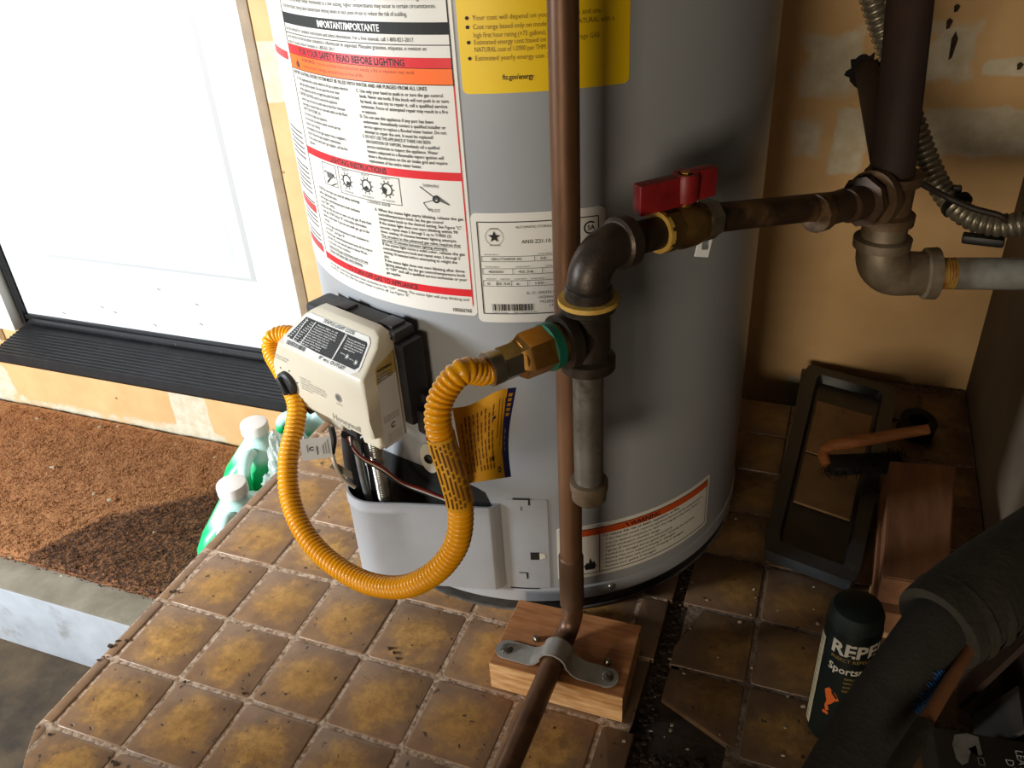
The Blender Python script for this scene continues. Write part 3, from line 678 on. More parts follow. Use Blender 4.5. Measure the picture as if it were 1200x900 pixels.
# ---- burner access cover: folded steel pocket standing off the jacket
plan = [(4.60, 3.275), (4.46, 3.245), (4.42, 3.20), (4.36, 3.13), (4.28, 3.10), (3.9, 3.02), (3.4, 2.91), (3.05, 2.82), (2.85, 2.79), (2.68, 2.83), (2.55, 2.93), (2.47, 3.07), (2.45, 3.25), (2.52, 3.45)]
pc = catmull([(x, y, 0) for x, y in plan], 5)
mb = MB().mat('jacket_steel'); n = len(pc); zz = (.46, .50, 1.60, 1.62, 1.66, 1.68, 1.78); offs = (0, 0, 0, .012, .012, 0, 0)
vs = []; fs = []
nrm = []
for i in range(n):
    t_ = (pc[min(i+1, n-1)]-pc[max(i-1, 0)]).normalized(); nrm.append(Vector((t_.y, -t_.x, 0)))
cen = Vector((3.4, 4.2, 0))
nrm = [q if q.dot(p-cen) > 0 else -q for q, p in zip(nrm, pc)]
for z, o_ in zip(zz, offs):
    for p, q in zip(pc, nrm):
        e = q*(o_ if p.x < 3.3 else 0); vs.append((p.x+e.x, p.y+e.y, z))
k = len(zz); fs = [(j*n+i, j*n+i+1, (j+1)*n+i+1, (j+1)*n+i) for j in range(k-1) for i in range(n-1)]
m0 = len(vs)
for z in (zz[-1], zz[0]):
    for p, q in zip(pc, nrm): vs.append((p.x-q.x*.025, p.y-q.y*.025, z))
fs += [((k-1)*n+i, (k-1)*n+i+1, m0+i+1, m0+i) for i in range(n-1)]+[(m0+i, m0+i+1, m0+n+i+1, m0+n+i) for i in range(n-1)]+[(m0+n+i, m0+n+i+1, i+1, i) for i in range(n-1)]
mb.add(vs, fs); cov = mb.build('access_cover', H, smooth=40, recalc=True)
# flush wing of the cover on the jacket, with its slots
cyl_sheet('cover_wing', H, -80, 0, .44, rad(10.2)*HR, 1.86, 'jacket_steel', HR, .02, .008)
fc = on_cyl(-80, HR+.012)
for pcs in (((.10, 1.86, .30, 1.885), (.28, 1.78, .30, 1.88)), ((.0, .42, .36, .44),), ((.19, 1.70, .20, 1.76),), ((.21, .60, .23, .70), (.12, .69, .23, .705))):
    pr = Print(.05)
    for q in pcs: pr.rect(*q, 'rubber')
    pr.build('cover_slot', H, fc)
pr = Print(.05)
az_, z_ = PC(627, 651); us = rad(az_+80)*HR; pr.rect(us-.055, z_-.06, us+.055, z_+.06, 'rubber').poly([(us+.055, z_-.06), (us+.13, z_-.03), (us+.12, z_+.03), (us+.055, z_+.05)], 'grommet_plate')
pr.build('cover_slot', H, fc)
# dark burner recess behind the pocket
mb = MB().mat('rubber'); A0, A1 = -121, -83; k = 24; vs = []
for i in range(k+1):
    a = rad(A0+(A1-A0)*i/k); zt = 1.78+.34*math.sqrt(max(0, 1-((i/k-.45)/.56)**2)) if i not in (0, k) else 1.7
    vs += [(HC.x+(HR+.004)*cos(a), HC.y+(HR+.004)*sin(a), .6), (HC.x+(HR+.004)*cos(a), HC.y+(HR+.004)*sin(a), zt)]
mb.add(vs, [(2*i, 2*i+2, 2*i+3, 2*i+1) for i in range(k)]).build('burner_opening', H, smooth=0)
a = rad(-98.3); gc = Vector((HC.x+HR*cos(a), HC.y+HR*sin(a), 2.28)); ax = Vector((cos(a), sin(a), 0))
mb = MB().mat('grommet_plate'); P = [(cos(2*pi*i/20)*.13, sin(2*pi*i/20)*.21) for i in range(20)]; tv = Vector((-ax.y, ax.x, 0))
mb.prism(P, -.01, .025, lambda x, y, z: tuple(gc+tv*x+Vector((0, 0, y))+ax*z)).build('sight_plate', H)
MB().mat('rubber').lathe(gc+ax*.02, ax, [(0, .06), (.03, .06), (.04, .04), (.01, .03)], 16).build('sight_grommet', H)
# ---- gas control
CA = rad(-110); CN = Vector((cos(CA), sin(CA), 0)); CT = Vector((-CN.y, CN.x, 0)); CT = CT if CT.x > 0 else -CT
def ctl(t, z, n): return Vector((HC.x, HC.y, z))+CT*t+CN*n
def nfront(z): return 3.60-max(0, z-3.78)*.92-(.10 if z < 3.02 else 0)
out = [(-.50, 4.13), (-.40, 4.18), (.50, 4.18), (.60, 4.14), (.655, 4.05), (.66, 3.30), (.66, 2.92), (.62, 2.84), (.34, 2.82), (.31, 2.95), (.27, 3.0), (.06, 3.0), (.03, 2.95), (.0, 2.82), (-.38, 2.82), (-.46, 2.86), (-.60, 2.98), (-.72, 3.0), (-.86, 3.05), (-.96, 3.16), (-1.0, 3.32), (-.98, 3.48), (-.80, 3.78), (-.58, 4.07)]
bm = bmesh.new(); NB = 3.12
lv = [bm.verts.new((x, y, NB)) for x, y in out]; f0 = bm.faces.new(lv)
ex = bmesh.ops.extrude_face_region(bm, geom=[f0]); top = [g for g in ex['geom'] if isinstance(g, bmesh.types.BMVert)]
for v in top: v.co.z = 3.60
te = [e for e in bm.edges if all(v in top for v in e.verts)]
bmesh.ops.bevel(bm, geom=te, offset=.055, segments=3, profile=.5, affect='EDGES')
for zc in (3.78, 3.80, 3.02, 3.06, 3.9, 4.0, 4.1, 3.6, 3.3):
    bmesh.ops.bisect_plane(bm, geom=list(bm.verts)+list(bm.edges)+list(bm.faces), plane_co=(0, zc, 0), plane_no=(0, 1, 0))
for v in bm.verts: v.co.z = NB+(v.co.z-NB)*(nfront(v.co.y)-NB)/(3.60-NB)
bm.verts.index_update()
vs = [ctl(v.co.x, v.co.y, v.co.z) for v in bm.verts]; fs = [[v.index for v in f.verts] for f in bm.faces]; bm.free()
gcn = MB().mat('ctl_white').add(vs, fs).build('gas_control', H, smooth=45); gcn['label'] = 'cream plastic gas control with knob and status label'
Rc = Matrix((CT, Vector((0, 0, 1)), CN)).transposed()
mb = MB().mat('ctl_black').box(ctl(-.05, 3.55, 2.98), (1.42, 1.1, .36), Rc, .05); mb.mat('ctl_dark').box(ctl(.1, 4.08, 2.99), (1.18, .12, .28), Rc, .03)
mb.mat('ctl_black').box(ctl(.5, 4.14, 2.98), (.22, .07, .2), Rc, .02).box(ctl(-.2, 4.14, 3.0), (.18, .07, .18), Rc, .02)
mb.box(ctl(.72, 3.52, 2.98), (.14, 1.0, .3), Rc, .04).box(ctl(.84, 3.05, 2.96), (.14, .3, .2), Rc, .03).box(ctl(.80, 3.3, 2.9), (.2, .12, .14), Rc, .03)
mb.build('valve_body', gcn)
# knob with grip, set button, socket
kc = ctl(-.72, 3.28, 3.60)
MB().mat('ctl_black').lathe(kc, CN, [(0, .15), (.05, .145), (.07, .12), (.07, 0.01)], 24).box(kc+CN*.08, (.08, .23, .08), Matrix((CT, Vector((0, 0, 1)), CN)).transposed() @ Matrix.Rotation(.5, 3, 'Z'), .03).build('knob', gcn)
MB().mat('ctl_dark').lathe(ctl(-.50, 2.98, 3.42), CN, [(0, .07), (.14, .065), (.16, .03)], 14).build('igniter_button', gcn)
MB().mat('ctl_black').box(ctl(.14, 2.92, 3.40), (.2, .16, .18), Rc, .01).build('wire_socket', gcn)
# status label on the sloped face
def on_slope(u, v, lift=.006):
    z = 3.80+v*.735; n = nfront(z); return ctl(u, z, n+lift)+Vector((0, 0, lift*.6))
lp = [(-.66, .02), (.50, .02), (.555, .07), (.555, .12), (.50, .40), (.45, .44), (-.48, .44), (-.53, .41), (-.70, .10), (-.70, .05)]
lp = [(-.64, -.0), (.46, .0), (.545, .05), (.56, .10), (.54, .38), (.49, .43), (-.46, .43), (-.52, .40), (-.70, .08), (-.695, .03)]
pr = Print(.2); poly_fan(pr, lp, 'paper_matte')
pr.items[-1] = (pr.items[-1][0], pr.items[-1][1], 'paper_matte')
p2 = Print(.2)
p2.poly([(-.665, .085), (-.50, .37), (.16, .37), (.12, .06), (-.12, .06)], 'ink_black').poly([(.135, .06), (.175, .37), (.49, .37), (.515, .345), (.53, .10), (.49, .06)], 'ink_black')
slab_ = pr.build('status_label', gcn, on_slope)
p2.build('status_panel', gcn, lambda u, v: on_slope(u, v, .009))
pr = Print(.3)
pr.text('STATUS LIGHT CODE', -.22, .388, .036, width=.50, bold=.015); pr.text('8" w.c. OUTLET', -.06, .013, .036, width=.42, bold=.015)
pr.barcode(-.62, .012, -.30, .06, seed=9)
for u0 in (-.50, -.36, .19): pr.line(u0-.05, .07, u0+(.04 if u0 < 0 else .0), .36, .007, 'ink_white')
for i in range(10):
    v = .35-i*.0275; x0 = -.52-.018*i
    pr.rect(x0+.01*0, v-.002, .14, v-.0005, 'ink_grey')
    pr.text('Off', x0+.03, v-.018, .012, 'ink_white', .05); pr.text('Flash', x0+.13, v-.018, .012, 'ink_white', .07)
    pr.text(('Status light is off', 'Normal operation. No call for heat.', 'Temperature setting at pilot.', 'Low thermopile voltage / pilot out', 'Thermostat well sensor open circuit', 'Vapor sensor fault / lock out', 'Pilot valve stuck. Replace control.', 'Temperature sensor failure', 'Thermostat drifted. Replace', 'Call for service')[i], x0+.24, v-.018, .015, 'ink_white', .34+.02*(i % 4))
for i in range(5): pr.text(('The status light will blink when', 'the main burner or pilot is lit', 'a solid light means the control', 'is shutting down, wait 10 min', 'then relight following'), (0.235), .335-i*.026, .015, 'ink_white') if 0 else pr.text(('The status light blinks slowly', 'when pilot is lit and normal', 'A solid light means shutting', 'down wait ten minutes then', 'relight appliance')[i], .22, .325-i*.027, .016, 'ink_white', .28 if i < 4 else .18)
for u0, v0 in ((.32, .155), (.47, .135)):
    pr.ring(u0, v0, 0, .012, 'ink_white', 0, 360, 8)
    for k_ in range(8): a = 2*pi*k_/8; pr.line(u0+cos(a)*.014, v0+sin(a)*.014, u0+cos(a)*.03, v0+sin(a)*.03, .004, 'ink_white')
    pr.text('Status' if u0 < .4 else 'Light on', u0-.11, v0+.005, .013, 'ink_white', .07)
pr.build('status_text', gcn, lambda u, v: on_slope(u, v, .013))
on_front = lambda u, v: ctl(u, v, nfront(v)+.006)
pr = Print(.3)
pr.text('CAUTION-HOT WATER', -.92, 3.60, .022, 'ink_grey', .30); pr.text('OUTLET SETTING', -.88, 3.565, .022, 'ink_grey', .22)
for i, s_ in enumerate(('VACATION / LOW', '140 F/60 C CAUTION HOTTER WATER', 'INCREASES THE POTENTIAL FOR', 'HOT WATER SCALDS BE CAREFUL', 'SEE MANUAL')): pr.text(s_, -.47, 3.44-i*.035, .02, 'ink_grey', (.2, .44, .46, .44, .2)[i])
for k_ in range(7):
    a = rad(20+k_*50); pr.line(-.72+cos(a)*.18, 3.28+sin(a)*.18, -.72+cos(a)*.205, 3.28+sin(a)*.205, .012, 'ink_black')
pr.ring(.19, 3.42, .035, .052, 'cream_dark', 0, 360, 18); pr.ring(.19, 3.42, 0, .035, 'ink_grey', 0, 360, 14); pr.text('STATUS', .19, 3.325, .022, 'ink_grey', .1, 'c')
pr.text('Honeywell', .02, 3.085, .08, 'cream_dark', .46)
pr.build('front_print', gcn, on_front)
# side label (its square code is left out)
on_side = lambda u, v: ctl(.666, v, u)
pr = Print(.3); pr.poly([(3.16, 2.86), (3.16, 3.96), (3.42, 3.86), (3.46, 2.86)], 'paper_matte').poly([(3.16, 3.70), (3.16, 3.96), (3.42, 3.86), (3.44, 3.66)], 'label_yellow'); pr.build('side_label', gcn, on_side)
pr = Print(.3); on_side2 = lambda u, v: ctl(.670, v, 3.60-(u))
pr.text('WARNING', .19, 3.80, .035, width=.2, bold=.02)
for i in range(3): pr.text('Fire or explosion hazard', .18, 3.755-i*.035, .018, width=.2)
for i in range(3): pr.text('Natural gas control valve', .18, 3.235-i*.03, .016, width=.22)
pr.ring(.30, 3.10, .022, .034, 'ink_black', 40, 320, 14)
for i in range(4): pr.text('Made to standard', .20, 3.0-i*.03, .014, 'ink_grey', .2)
pr.build('side_text', gcn, on_side2)['kind'] = 'stuff'
# ---- wires and tubes dropping into the pocket
def tube(name, pts, r, mat, parent, n=10, per=10): return MB().mat(mat).sweep(catmull(pts, per), r, n).build(name, parent, smooth=50)
def drop(x, y, Y, dz): p = PY(x, y, Y); return [p, p+Vector((.02, .03, -dz*.5)), p+Vector((.03, .04, -dz))]
Q, R_ = corrugate(catmull([PY(437, 508, 2.80), PY(441, 530, 2.86), PY(447, 562, 2.97)]+drop(453, 592, 3.06, .8), 14), .085, .016, .035)
MB().mat('flex_steel').sweep(Q, R_, 14).build('flexible_tube', H, smooth=60)
tube('pilot_tube', [PY(417, 513, 2.84), PY(423, 545, 2.92)]+drop(430, 575, 3.02, .7), .05, 'tube_grey', H)
tube('igniter_lead', [PY(408, 508, 2.92), PY(411, 540, 3.0)]+drop(417, 568, 3.08, .7), .085, 'ctl_black', H)
tube('igniter_lead', [PY(427, 516, 2.96), PY(436, 545, 3.04)]+drop(441, 575, 3.14, .7), .06, 'ctl_black', H)
for k_, m in enumerate(('wire_red', 'wire_white', 'ctl_black')):
    d = k_*2.2; tube('wire', [PY(408+k_*2, 512, 2.68), PY(413, 523+d*.5, 2.68), PY(424, 535+d*.6, 2.70), PY(447, 547+d, 2.78), PY(470, 564+d*.6, 2.95), PY(500, 575+d, 3.05), PY(527, 586+d*.7, 3.12), PY(548, 596, 3.14)], .016, m, H, 6)
tube('wire', [PD(388, 500, 9.3), PD(391, 515, 9.35), PD(389, 531, 9.4)], .035, 'ctl_black', H, 8)
tube('wire', [PD(389, 530, 9.4), PD(394, 548, 9.5), PD(403, 562, 9.6), PD(416, 571, 9.7)], .022, 'wire_white', H, 8)
def quad_tag(name, px, d, mat, parent, thick=.01):
    P = [PD(x, y, d+dd) for (x, y), dd in zip(px, (0, .05, .05, 0))]; nn = (P[1]-P[0]).cross(P[3]-P[0]).normalized()*thick
    return MB().mat(mat).add(P+[q+nn for q in P], [(0, 1, 2, 3), (7, 6, 5, 4), (0, 4, 5, 1), (1, 5, 6, 2), (2, 6, 7, 3), (3, 7, 4, 0)]).build(name, parent, smooth=0), P, nn
tg, P, nn = quad_tag('wire_tag', [(351, 515), (387, 511), (390, 536), (355, 540)], 9.28, 'paper_matte', H)
pr = Print(.5)
for i in range(3): pr.text('UL wiring tag', .82-i*.12, .25, .06, 'ink_grey') if 0 else pr.rect(.90-i*.09, .2, .93-i*.09, .85-.1*i, 'cream_dark')
pr.rect(.52, .2, .55, .6, 'ink_black').ring(.36, .5, .05, .09, 'ink_black', 40, 320, 12); pr.rect(.2, .35, .24, .7, 'cream_dark')
pr.build('tag_print', tg, lambda u, v: P[3]+(P[2]-P[3])*u+(P[0]-P[3])*v+(-FW)*.012)
quad_tag('wire_tag', [(391, 541), (412, 553), (414, 562), (386, 548)], 9.55, 'cream_dark', H)

# ================================================================== GAS LINE
TEE = Vector((5.765, 2.4, 4.70)); EL = Vector((5.775, 2.4, 5.45)); CL = PD(1036, 226, 8.95)   # tee, elbow corner, cluster cross
GD = (PD(985, 213, 8.72)-EL).normalized()
gl = thing('gas_line', (TEE.x, TEE.y, 2.8), 'dark iron gas pipe with shutoff valve, elbow, tee and drip leg', 'gas pipe')
Z = Vector((0, 0, 1))
def elbow(corner, d1, d2, R, r, n=12):
    a, b = corner+d1*R, corner+d2*R; c = corner+d1*R+d2*R; P = []
    for i in range(n+1):
        t = pi/2*i/n; P.append(c-d2*R*cos(t)*1.0 - d1*R*sin(t)) if 0 else P.append(corner+d1*R*(1-sin(t))+d2*R*(1-cos(t)))
    return P
r = .145
P = elbow(EL, -Z, GD, .30, r)
mb = MB().mat('black_iron').sweep([EL-Z*.36]+P+[EL+GD*.34], [.175]+[.185]*len(P)+[.19], 20)
mb.lathe(EL+GD*.30, GD, [(0, .20), (.02, .225), (.13, .225), (.15, .20)], 24).lathe(EL-Z*.30, -Z, [(0, .19), (.02, .205), (.12, .205), (.14, .18)], 24)
mb.build('elbow', gl)
MB().mat('pipe_dope').lathe(EL-Z*.40, -Z, [(0, .15), (.01, .26), (.05, .262), (.055, .15)], 24).build('thread_sealant', gl)
def teebody(name, c, mat, up, br, R, rc, lu, ld, lb, parent):
    m = MB().mat(mat).lathe(c-up*ld, up, [(0, R), (.0, rc), (.10, rc), (.13, R), (ld+lu-.13, R), (ld+lu-.10, rc), (ld+lu, rc), (ld+lu, R*.7)], 26)
    m.lathe(c, br, [(0, R*.95), (lb-.13, R*.95), (lb-.10, rc), (lb, rc), (lb, R*.7)], 26); return m.build(name, parent)
BD = Vector((-cos(rad(53)), -sin(rad(53)), 0))
teebody('tee', TEE, 'black_iron', Z, BD, .20, .245, .34, .34, .30, gl)
tee_px = TEE
MB().mat('pipe_dope').lathe(TEE-Z*.34, -Z, [(0, .19), (.03, .155), (.03, .15)], 20).build('thread_sealant', gl)
MB().mat('galvanised').lathe(TEE-Z*.3, -Z, [(0, .14), (1.38, .14)], 20).build('drip_leg', gl)
DB = TEE-Z*1.62
MB().mat('galv_old').lathe(DB, -Z, [(0, .15), (.01, .185), (.10, .185), (.13, .17), (.22, .17), (.26, .13), (.27, .02)], 20).build('drip_cap', gl)
MB().mat('iron_rusty').lathe(EL+GD*.4, GD, [(0, r), (.42, r)], 20).build('nipple', gl)
VB = EL+GD*.80
Rv = Matrix((GD, Z.cross(GD).normalized(), GD.cross(Z.cross(GD).normalized()))).transposed()
MB().mat('pipe_dope').lathe(VB-GD*.02, GD, [(0, .14), (.0, .185), (.05, .185), (.05, .14)], 20).build('thread_sealant', gl)
v = MB().mat('brass_old').lathe(VB, GD, [(0, .14), (.0, .19), (.16, .19)], 8, phase=pi/8).lathe(VB, GD, [(.14, .165), (.22, .20), (.38, .205), (.48, .18), (.54, .165)], 24)
v = v.build('valve_body', gl)
MB().mat('nickel').lathe(VB+GD*.50, GD, [(0, .15), (0, .19), (.15, .19), (.15, .15)], 8, phase=pi/8).build('valve_nut', gl)
stem = VB+GD*.30
MB().mat('brass').lathe(stem+Z*.17, Z, [(0, .075), (.08, .075)], 12).build('valve_stem', v)
HD = (PD(758, 238, 7.75)-PD(795, 224, 7.85)); HD.z = 0; HD.normalize(); HX = Z.cross(HD).normalized()
Rh = Matrix((HD, HX, Z)).transposed()
hb = stem+Z*.36
h = MB().mat('valve_red').lathe(hb-Z*.12, Z, [(0, .115), (.2, .125), (.24, .11), (.24, .07), (.2, .05)], 18)
h.box(hb+HD*.27-Z*.02, (.46, .13, .27), Rh, .025).box(hb-HD*.17+Z*.0, (.26, .12, .27), Rh, .025); hd = h.build('valve_handle', gl)
MB().mat('brass').lathe(hb+Z*.08, Z, [(0, .05), (.05, .05), (.055, .03)], 6).build('handle_nut', hd)
tgp = PD(826, 284, 7.95)
mb = MB().mat('paper_matte').box(tgp+Z*.02, (.13, .012, .33), Matrix.Rotation(rad(25), 3, 'Z') @ Matrix.Rotation(.15, 3, 'Y')).build('valve_tag', gl, smooth=0)
pr = Print(.5).barcode(-.10, -.03, .10, .03, seed=4)
pr.build('tag_print', mb, lambda u, v: tgp+Z*(.02+u)+RT*v-FW*.02)
E0 = VB+GD*.62; E1 = CL-GD*.62
mb = MB().mat('iron_rusty').sweep([E0, E1], .135, 18); mb.build('supply_pipe', gl)
MB().mat('iron_rusty').lathe(E1-GD*.55, GD, [(0, .14), (.01, .19), (.12, .19), (.16, .16), (.5, .165)], 18).build('coupling', gl)
# main riser cluster
ms = thing('gas_main', tuple(CL), 'thick brown vertical gas main with galvanized tee and elbow', 'gas pipe')
tp = PD(1068, -8, 8.3); VD = Vector(((tp.x-CL.x)/(tp.z-CL.z)*.6, .0, 1)).normalized()
tc = Vector((CL.x+.06, CL.y, CL.z)); top_ = PY(1072, -60, CL.y-.0); top_ = tc+(top_-tc)*2
MB().mat('brown_pipe').sweep([tc+Vector((0, 0, .1)), Vector((top_.x, CL.y, top_.z))], .21, 24).build('riser', ms)
teebody('tee', tc, 'tee_iron', Z, -GD, .235, .29, .22, .32, .34, ms)
MB().mat('tee_iron').lathe(tc, Vector((-.09, 1, .14)).normalized(), [(0, .22), (.22, .22), (.24, .26), (.34, .26), (.34, .18)], 20).build('tee_branch', ms)
MB().mat('brown_pipe').sweep([tc+Vector((0, .2, .05)), Vector((hp.x, WY+.3, hp.z+.02))], .17, 20).build('wall_supply', ms)
MB().mat('iron_rusty').lathe(tc-GD*.42, -GD, [(0, .2), (.0, .25), (.09, .26), (.10, .2)], 8).lathe(tc-GD*.34, -GD, [(0, .17), (.4, .17)], 20).build('union', ms)
EC = Vector((tc.x+.02, tc.y, tc.z-.62)); ED = (PZ(1205, 321, EC.z)-EC); ED.z = 0; ED.normalize()
EC2 = PY(1047, 322, tc.y); EC = Vector((tc.x+.01, tc.y, EC2.z))
G2 = PZ(1215, 321, EC.z); ED = (G2-EC).normalized()
P = elbow(EC, Z, ED, .30, .2)
MB().mat('galv_old')\
    .sweep([EC+Z*.66, EC+Z*.34]+P+[EC+ED*.55], [.235, .235]+[.245+.03*sin(pi*i/12) for i in range(len(P))]+[.235], 24).lathe(EC+Z*.30, Z, [(0, .24), (.02, .295), (.12, .30), (.14, .24)], 26).lathe(EC+ED*.48, ED, [(0, .23), (.02, .28), (.14, .285), (.15, .2)], 26).build('elbow', ms)
MB().mat('rust_thread').sweep(*corrugate([EC+ED*.6, EC+ED*.84], .175, .012, .03), 18).build('pipe_thread', ms)
MB().mat('galv_pipe').sweep([EC+ED*.8, EC+ED*((WX-EC.x)/ED.x+.05)], .175, 22).build('galvanized_pipe', ms)
# flexible conduit with strap and cable
cdp = [PD(1000, -150, 9.3), PD(1014, -40, 9.5), PD(1022, 0, 9.6), PD(1045, 70, 9.8), PD(1070, 140, 9.9), PD(1088, 190, 9.9), PD(1106, 226, 9.8), PD(1132, 252, 9.6), PD(1165, 264, 9.4), PD(1198, 262, 9.2), PD(1230, 258, 9.05), Vector((WX+.05, PD(1230, 258, 9.05).y+.1, PD(1230, 258, 9.05).z-.05))]
co = thing('flexible_conduit', tuple(cdp[5]), 'flexible metal conduit looping beside the galvanized elbow', 'conduit')
Q, R_ = corrugate(catmull(cdp, 14), .135, .03, .075); MB().mat('conduit_metal').sweep(Q, R_, 16).build('conduit', co, smooth=60)
c0 = PD(1121, 240, 9.68); MB().mat('zip_black').sweep([c0+(PD(1121, 240, 9.68)-PD(1110, 226, 9.78)).normalized()*k for k in (-.03, .03)], .17, 16).box(c0+UP*.17, (.1, .1, .1), None, .02).build('zip_tie', co)
MB().mat('zip_black').box(PD(1152, 281, 9.45), (.42, .16, .10), Matrix.Rotation(-.1, 3, 'Z'), .03).build('clamp', co)
tube('cable', [PD(1064, 205, 9.3), PD(1085, 218, 9.35), PD(1110, 231, 9.4), PD(1140, 244, 9.3), PD(1172, 253, 9.2), PD(1180, 262, 9.25)], .035, 'cable_dark', co, 8)

# ================================================================== YELLOW GAS HOSE
hs = thing('gas_hose', tuple(TEE+BD*.3), 'yellow corrugated gas hose looping from the tee to the gas control', 'hose')
MB().mat('rust_thread').lathe(TEE+BD*.26, BD, [(0, .165), (.13, .165)], 20).build('fitting_thread', hs)
MB().mat('teflon_green').lathe(TEE+BD*.35, BD, [(0, .17), (.005, .205), (.09, .21), (.095, .17)], 24).build('green_ring', hs)
MB().mat('brass').lathe(TEE+BD*.42, BD, [(0, .17), (.0, .205), (.24, .205), (.26, .20), (.31, .165), (.33, .15)], 6, phase=.3).build('brass_nut', hs)
MB().mat('brass').lathe(TEE+BD*.66, BD, [(0, .165), (.06, .16), (.07, .13), (.1, .13)], 24).build('brass_collar', hs)
MB().mat('nickel').lathe(TEE+BD*.74, BD, [(0, .12), (0, .155), (.17, .155), (.175, .135)], 6, phase=.2).lathe(TEE+BD*.9, BD, [(0, .13), (.005, .145), (.1, .15), (.12, .145), (.12, .11)], 24).build('flare_nut', hs)
h0 = TEE+BD*.95; h1 = TEE+BD*1.06-Z*.01
hp_ = [h0, h1, PD(541, 436, 6.80), PD(519, 462, 6.85), PD(513, 490, 6.9), PD(519, 520, 7.0), PD(532, 562, 7.12), PD(540, 600, 7.3), PD(534, 640, 7.5), PD(508, 672, 7.75), PD(470, 688, 8.1), PD(425, 681, 8.5), PD(382, 654, 8.85), PD(353, 618, 9.1), PD(339, 578, 9.3), PD(338, 535, 9.45), PD(346, 498, 9.62), PD(347, 470, 9.75), PD(332, 437, 9.95), PD(319, 413, 10.1), PD(320, 397, 10.12), PD(338, 392, 10.05), PD(362, 402, 9.85)]
curve = catmull(hp_, 16)
Q, R_ = corrugate(curve, .115, .022, .052)
hose = MB().mat('hose_yellow').sweep(Q, R_, 16).build('hose', hs, smooth=70)
# printed sleeve on the hose and the folded tag beside it
i0 = min(range(len(curve)), key=lambda i: (curve[i]-PD(518, 508, 6.97)).length); i1 = min(range(len(curve)), key=lambda i: (curve[i]-PD(538, 590, 7.25)).length)
MB().mat('tag_yellow').sweep(curve[i0:i1+1], .121, 18, caps=False).build('hose_sleeve', hs, smooth=60)
seg = curve[i0:i1+1]; pr = MB().mat('tag_ink')
for k_ in range(7):
    off = -.10+k_*.033; base = []; sv = []
    for i in range(2, len(seg)-2):
        c = seg[i]; tg_ = (seg[i+1]-seg[i-1]).normalized(); vd = (CAM-c).normalized(); sv_ = tg_.cross(vd).normalized(); vd = sv_.cross(tg_).normalized()
        base.append(c+sv_*off+vd*math.sqrt(max(0, .124**2-off**2))); sv.append(sv_)
    vs = []; 
    for c, sv_ in zip(base, sv): vs += [c-sv_*.008, c+sv_*.008]
    pr.add(vs, [(2*i, 2*i+2, 2*i+3, 2*i+1) for i in range(len(base)-1) if (i*7+k_*3) % 11 > 1])
pr.build('sleeve_text', hs, smooth=0, recalc=False)
gx, gy = 14, 10; TLp, TRp, BRp, BLp = (530, 478), (600, 455), (598, 559), (546, 567)
def tagpt(u, v, lift=0):
    x = TLp[0]*(1-u)*(1-v)+TRp[0]*u*(1-v)+BRp[0]*u*v+BLp[0]*(1-u)*v; y = TLp[1]*(1-u)*(1-v)+TRp[1]*u*(1-v)+BRp[1]*u*v+BLp[1]*(1-u)*v
    x += 5*sin(v*pi*1.1-.5)*u*-1; y += 3*sin(u*6)*(1-v)
    return PD(x, y, 7.12+.22*u+.06*sin(u*5+v*2)-lift)
mb = MB().mat('tag_yellow')
vs = [tagpt(i/gx, j/gy) for j in range(gy+1) for i in range(gx+1)]; vs2 = [tagpt(i/gx, j/gy, -.008) for j in range(gy+1) for i in range(gx+1)]; k = len(vs)
fs = [(j*(gx+1)+i, j*(gx+1)+i+1, (j+1)*(gx+1)+i+1, (j+1)*(gx+1)+i) for j in range(gy) for i in range(gx)]
mb.add(vs+vs2, fs+[tuple(a+k for a in reversed(f)) for f in fs]); htag = mb.build('hose_tag', hs, smooth=60)
htag['label'] = 'crinkled yellow paper tag with blue edge'
pr = Print(.06); 
for k_ in range(12):
    v = .10+k_*.066
for k_ in range(9):
    u = .10+k_*.072
    for s_ in range(10): 
        if (k_*5+s_*3) % 7: pr.poly([(u, .14+s_*.075), (u+.022, .14+s_*.075), (u+.022, .14+s_*.075+.062), (u, .14+s_*.075+.062)], 'tag_ink')
for k_ in range(3): pr.poly([(.78+k_*.05, .1), (.79+k_*.05, .1), (.79+k_*.05, .55+k_*.1), (.78+k_*.05, .55+k_*.1)], 'tag_ink')
pr.ring(.80, .9, .02, .035, 'ink_black', 0, 360, 12); pr.ring(.68, .76, 0, .03, 'ink_black', 0, 360, 8); pr.ring(.72, .3, 0, .02, 'ink_black', 0, 360, 8)
pr.build('tag_text', htag, lambda u, v: tagpt(u, v, .006))
pr = Print(.05)
for j in range(10): pr.poly([(.90, j/10), (1.04, j/10), (1.04, (j+1)/10), (.90, (j+1)/10)], 'tag_blue')
pr.text('GASFLEX', 0, 0, .2, 'ink_white') if 0 else None
for j in range(7): pr.poly([(.945, .46+j*.068), (.965, .46+j*.068), (.965, .46+j*.068+.045), (.945, .46+j*.068+.045)], 'cream_dark')
for j in range(5): pr.poly([(.93, .06+j*.055), (1.0, .06+j*.055), (.99, .06+j*.055+.035), (.93, .06+j*.055+.035)], 'tag_yellow')
pr.build('tag_edge', htag, lambda u, v: tagpt(u, v, .010))

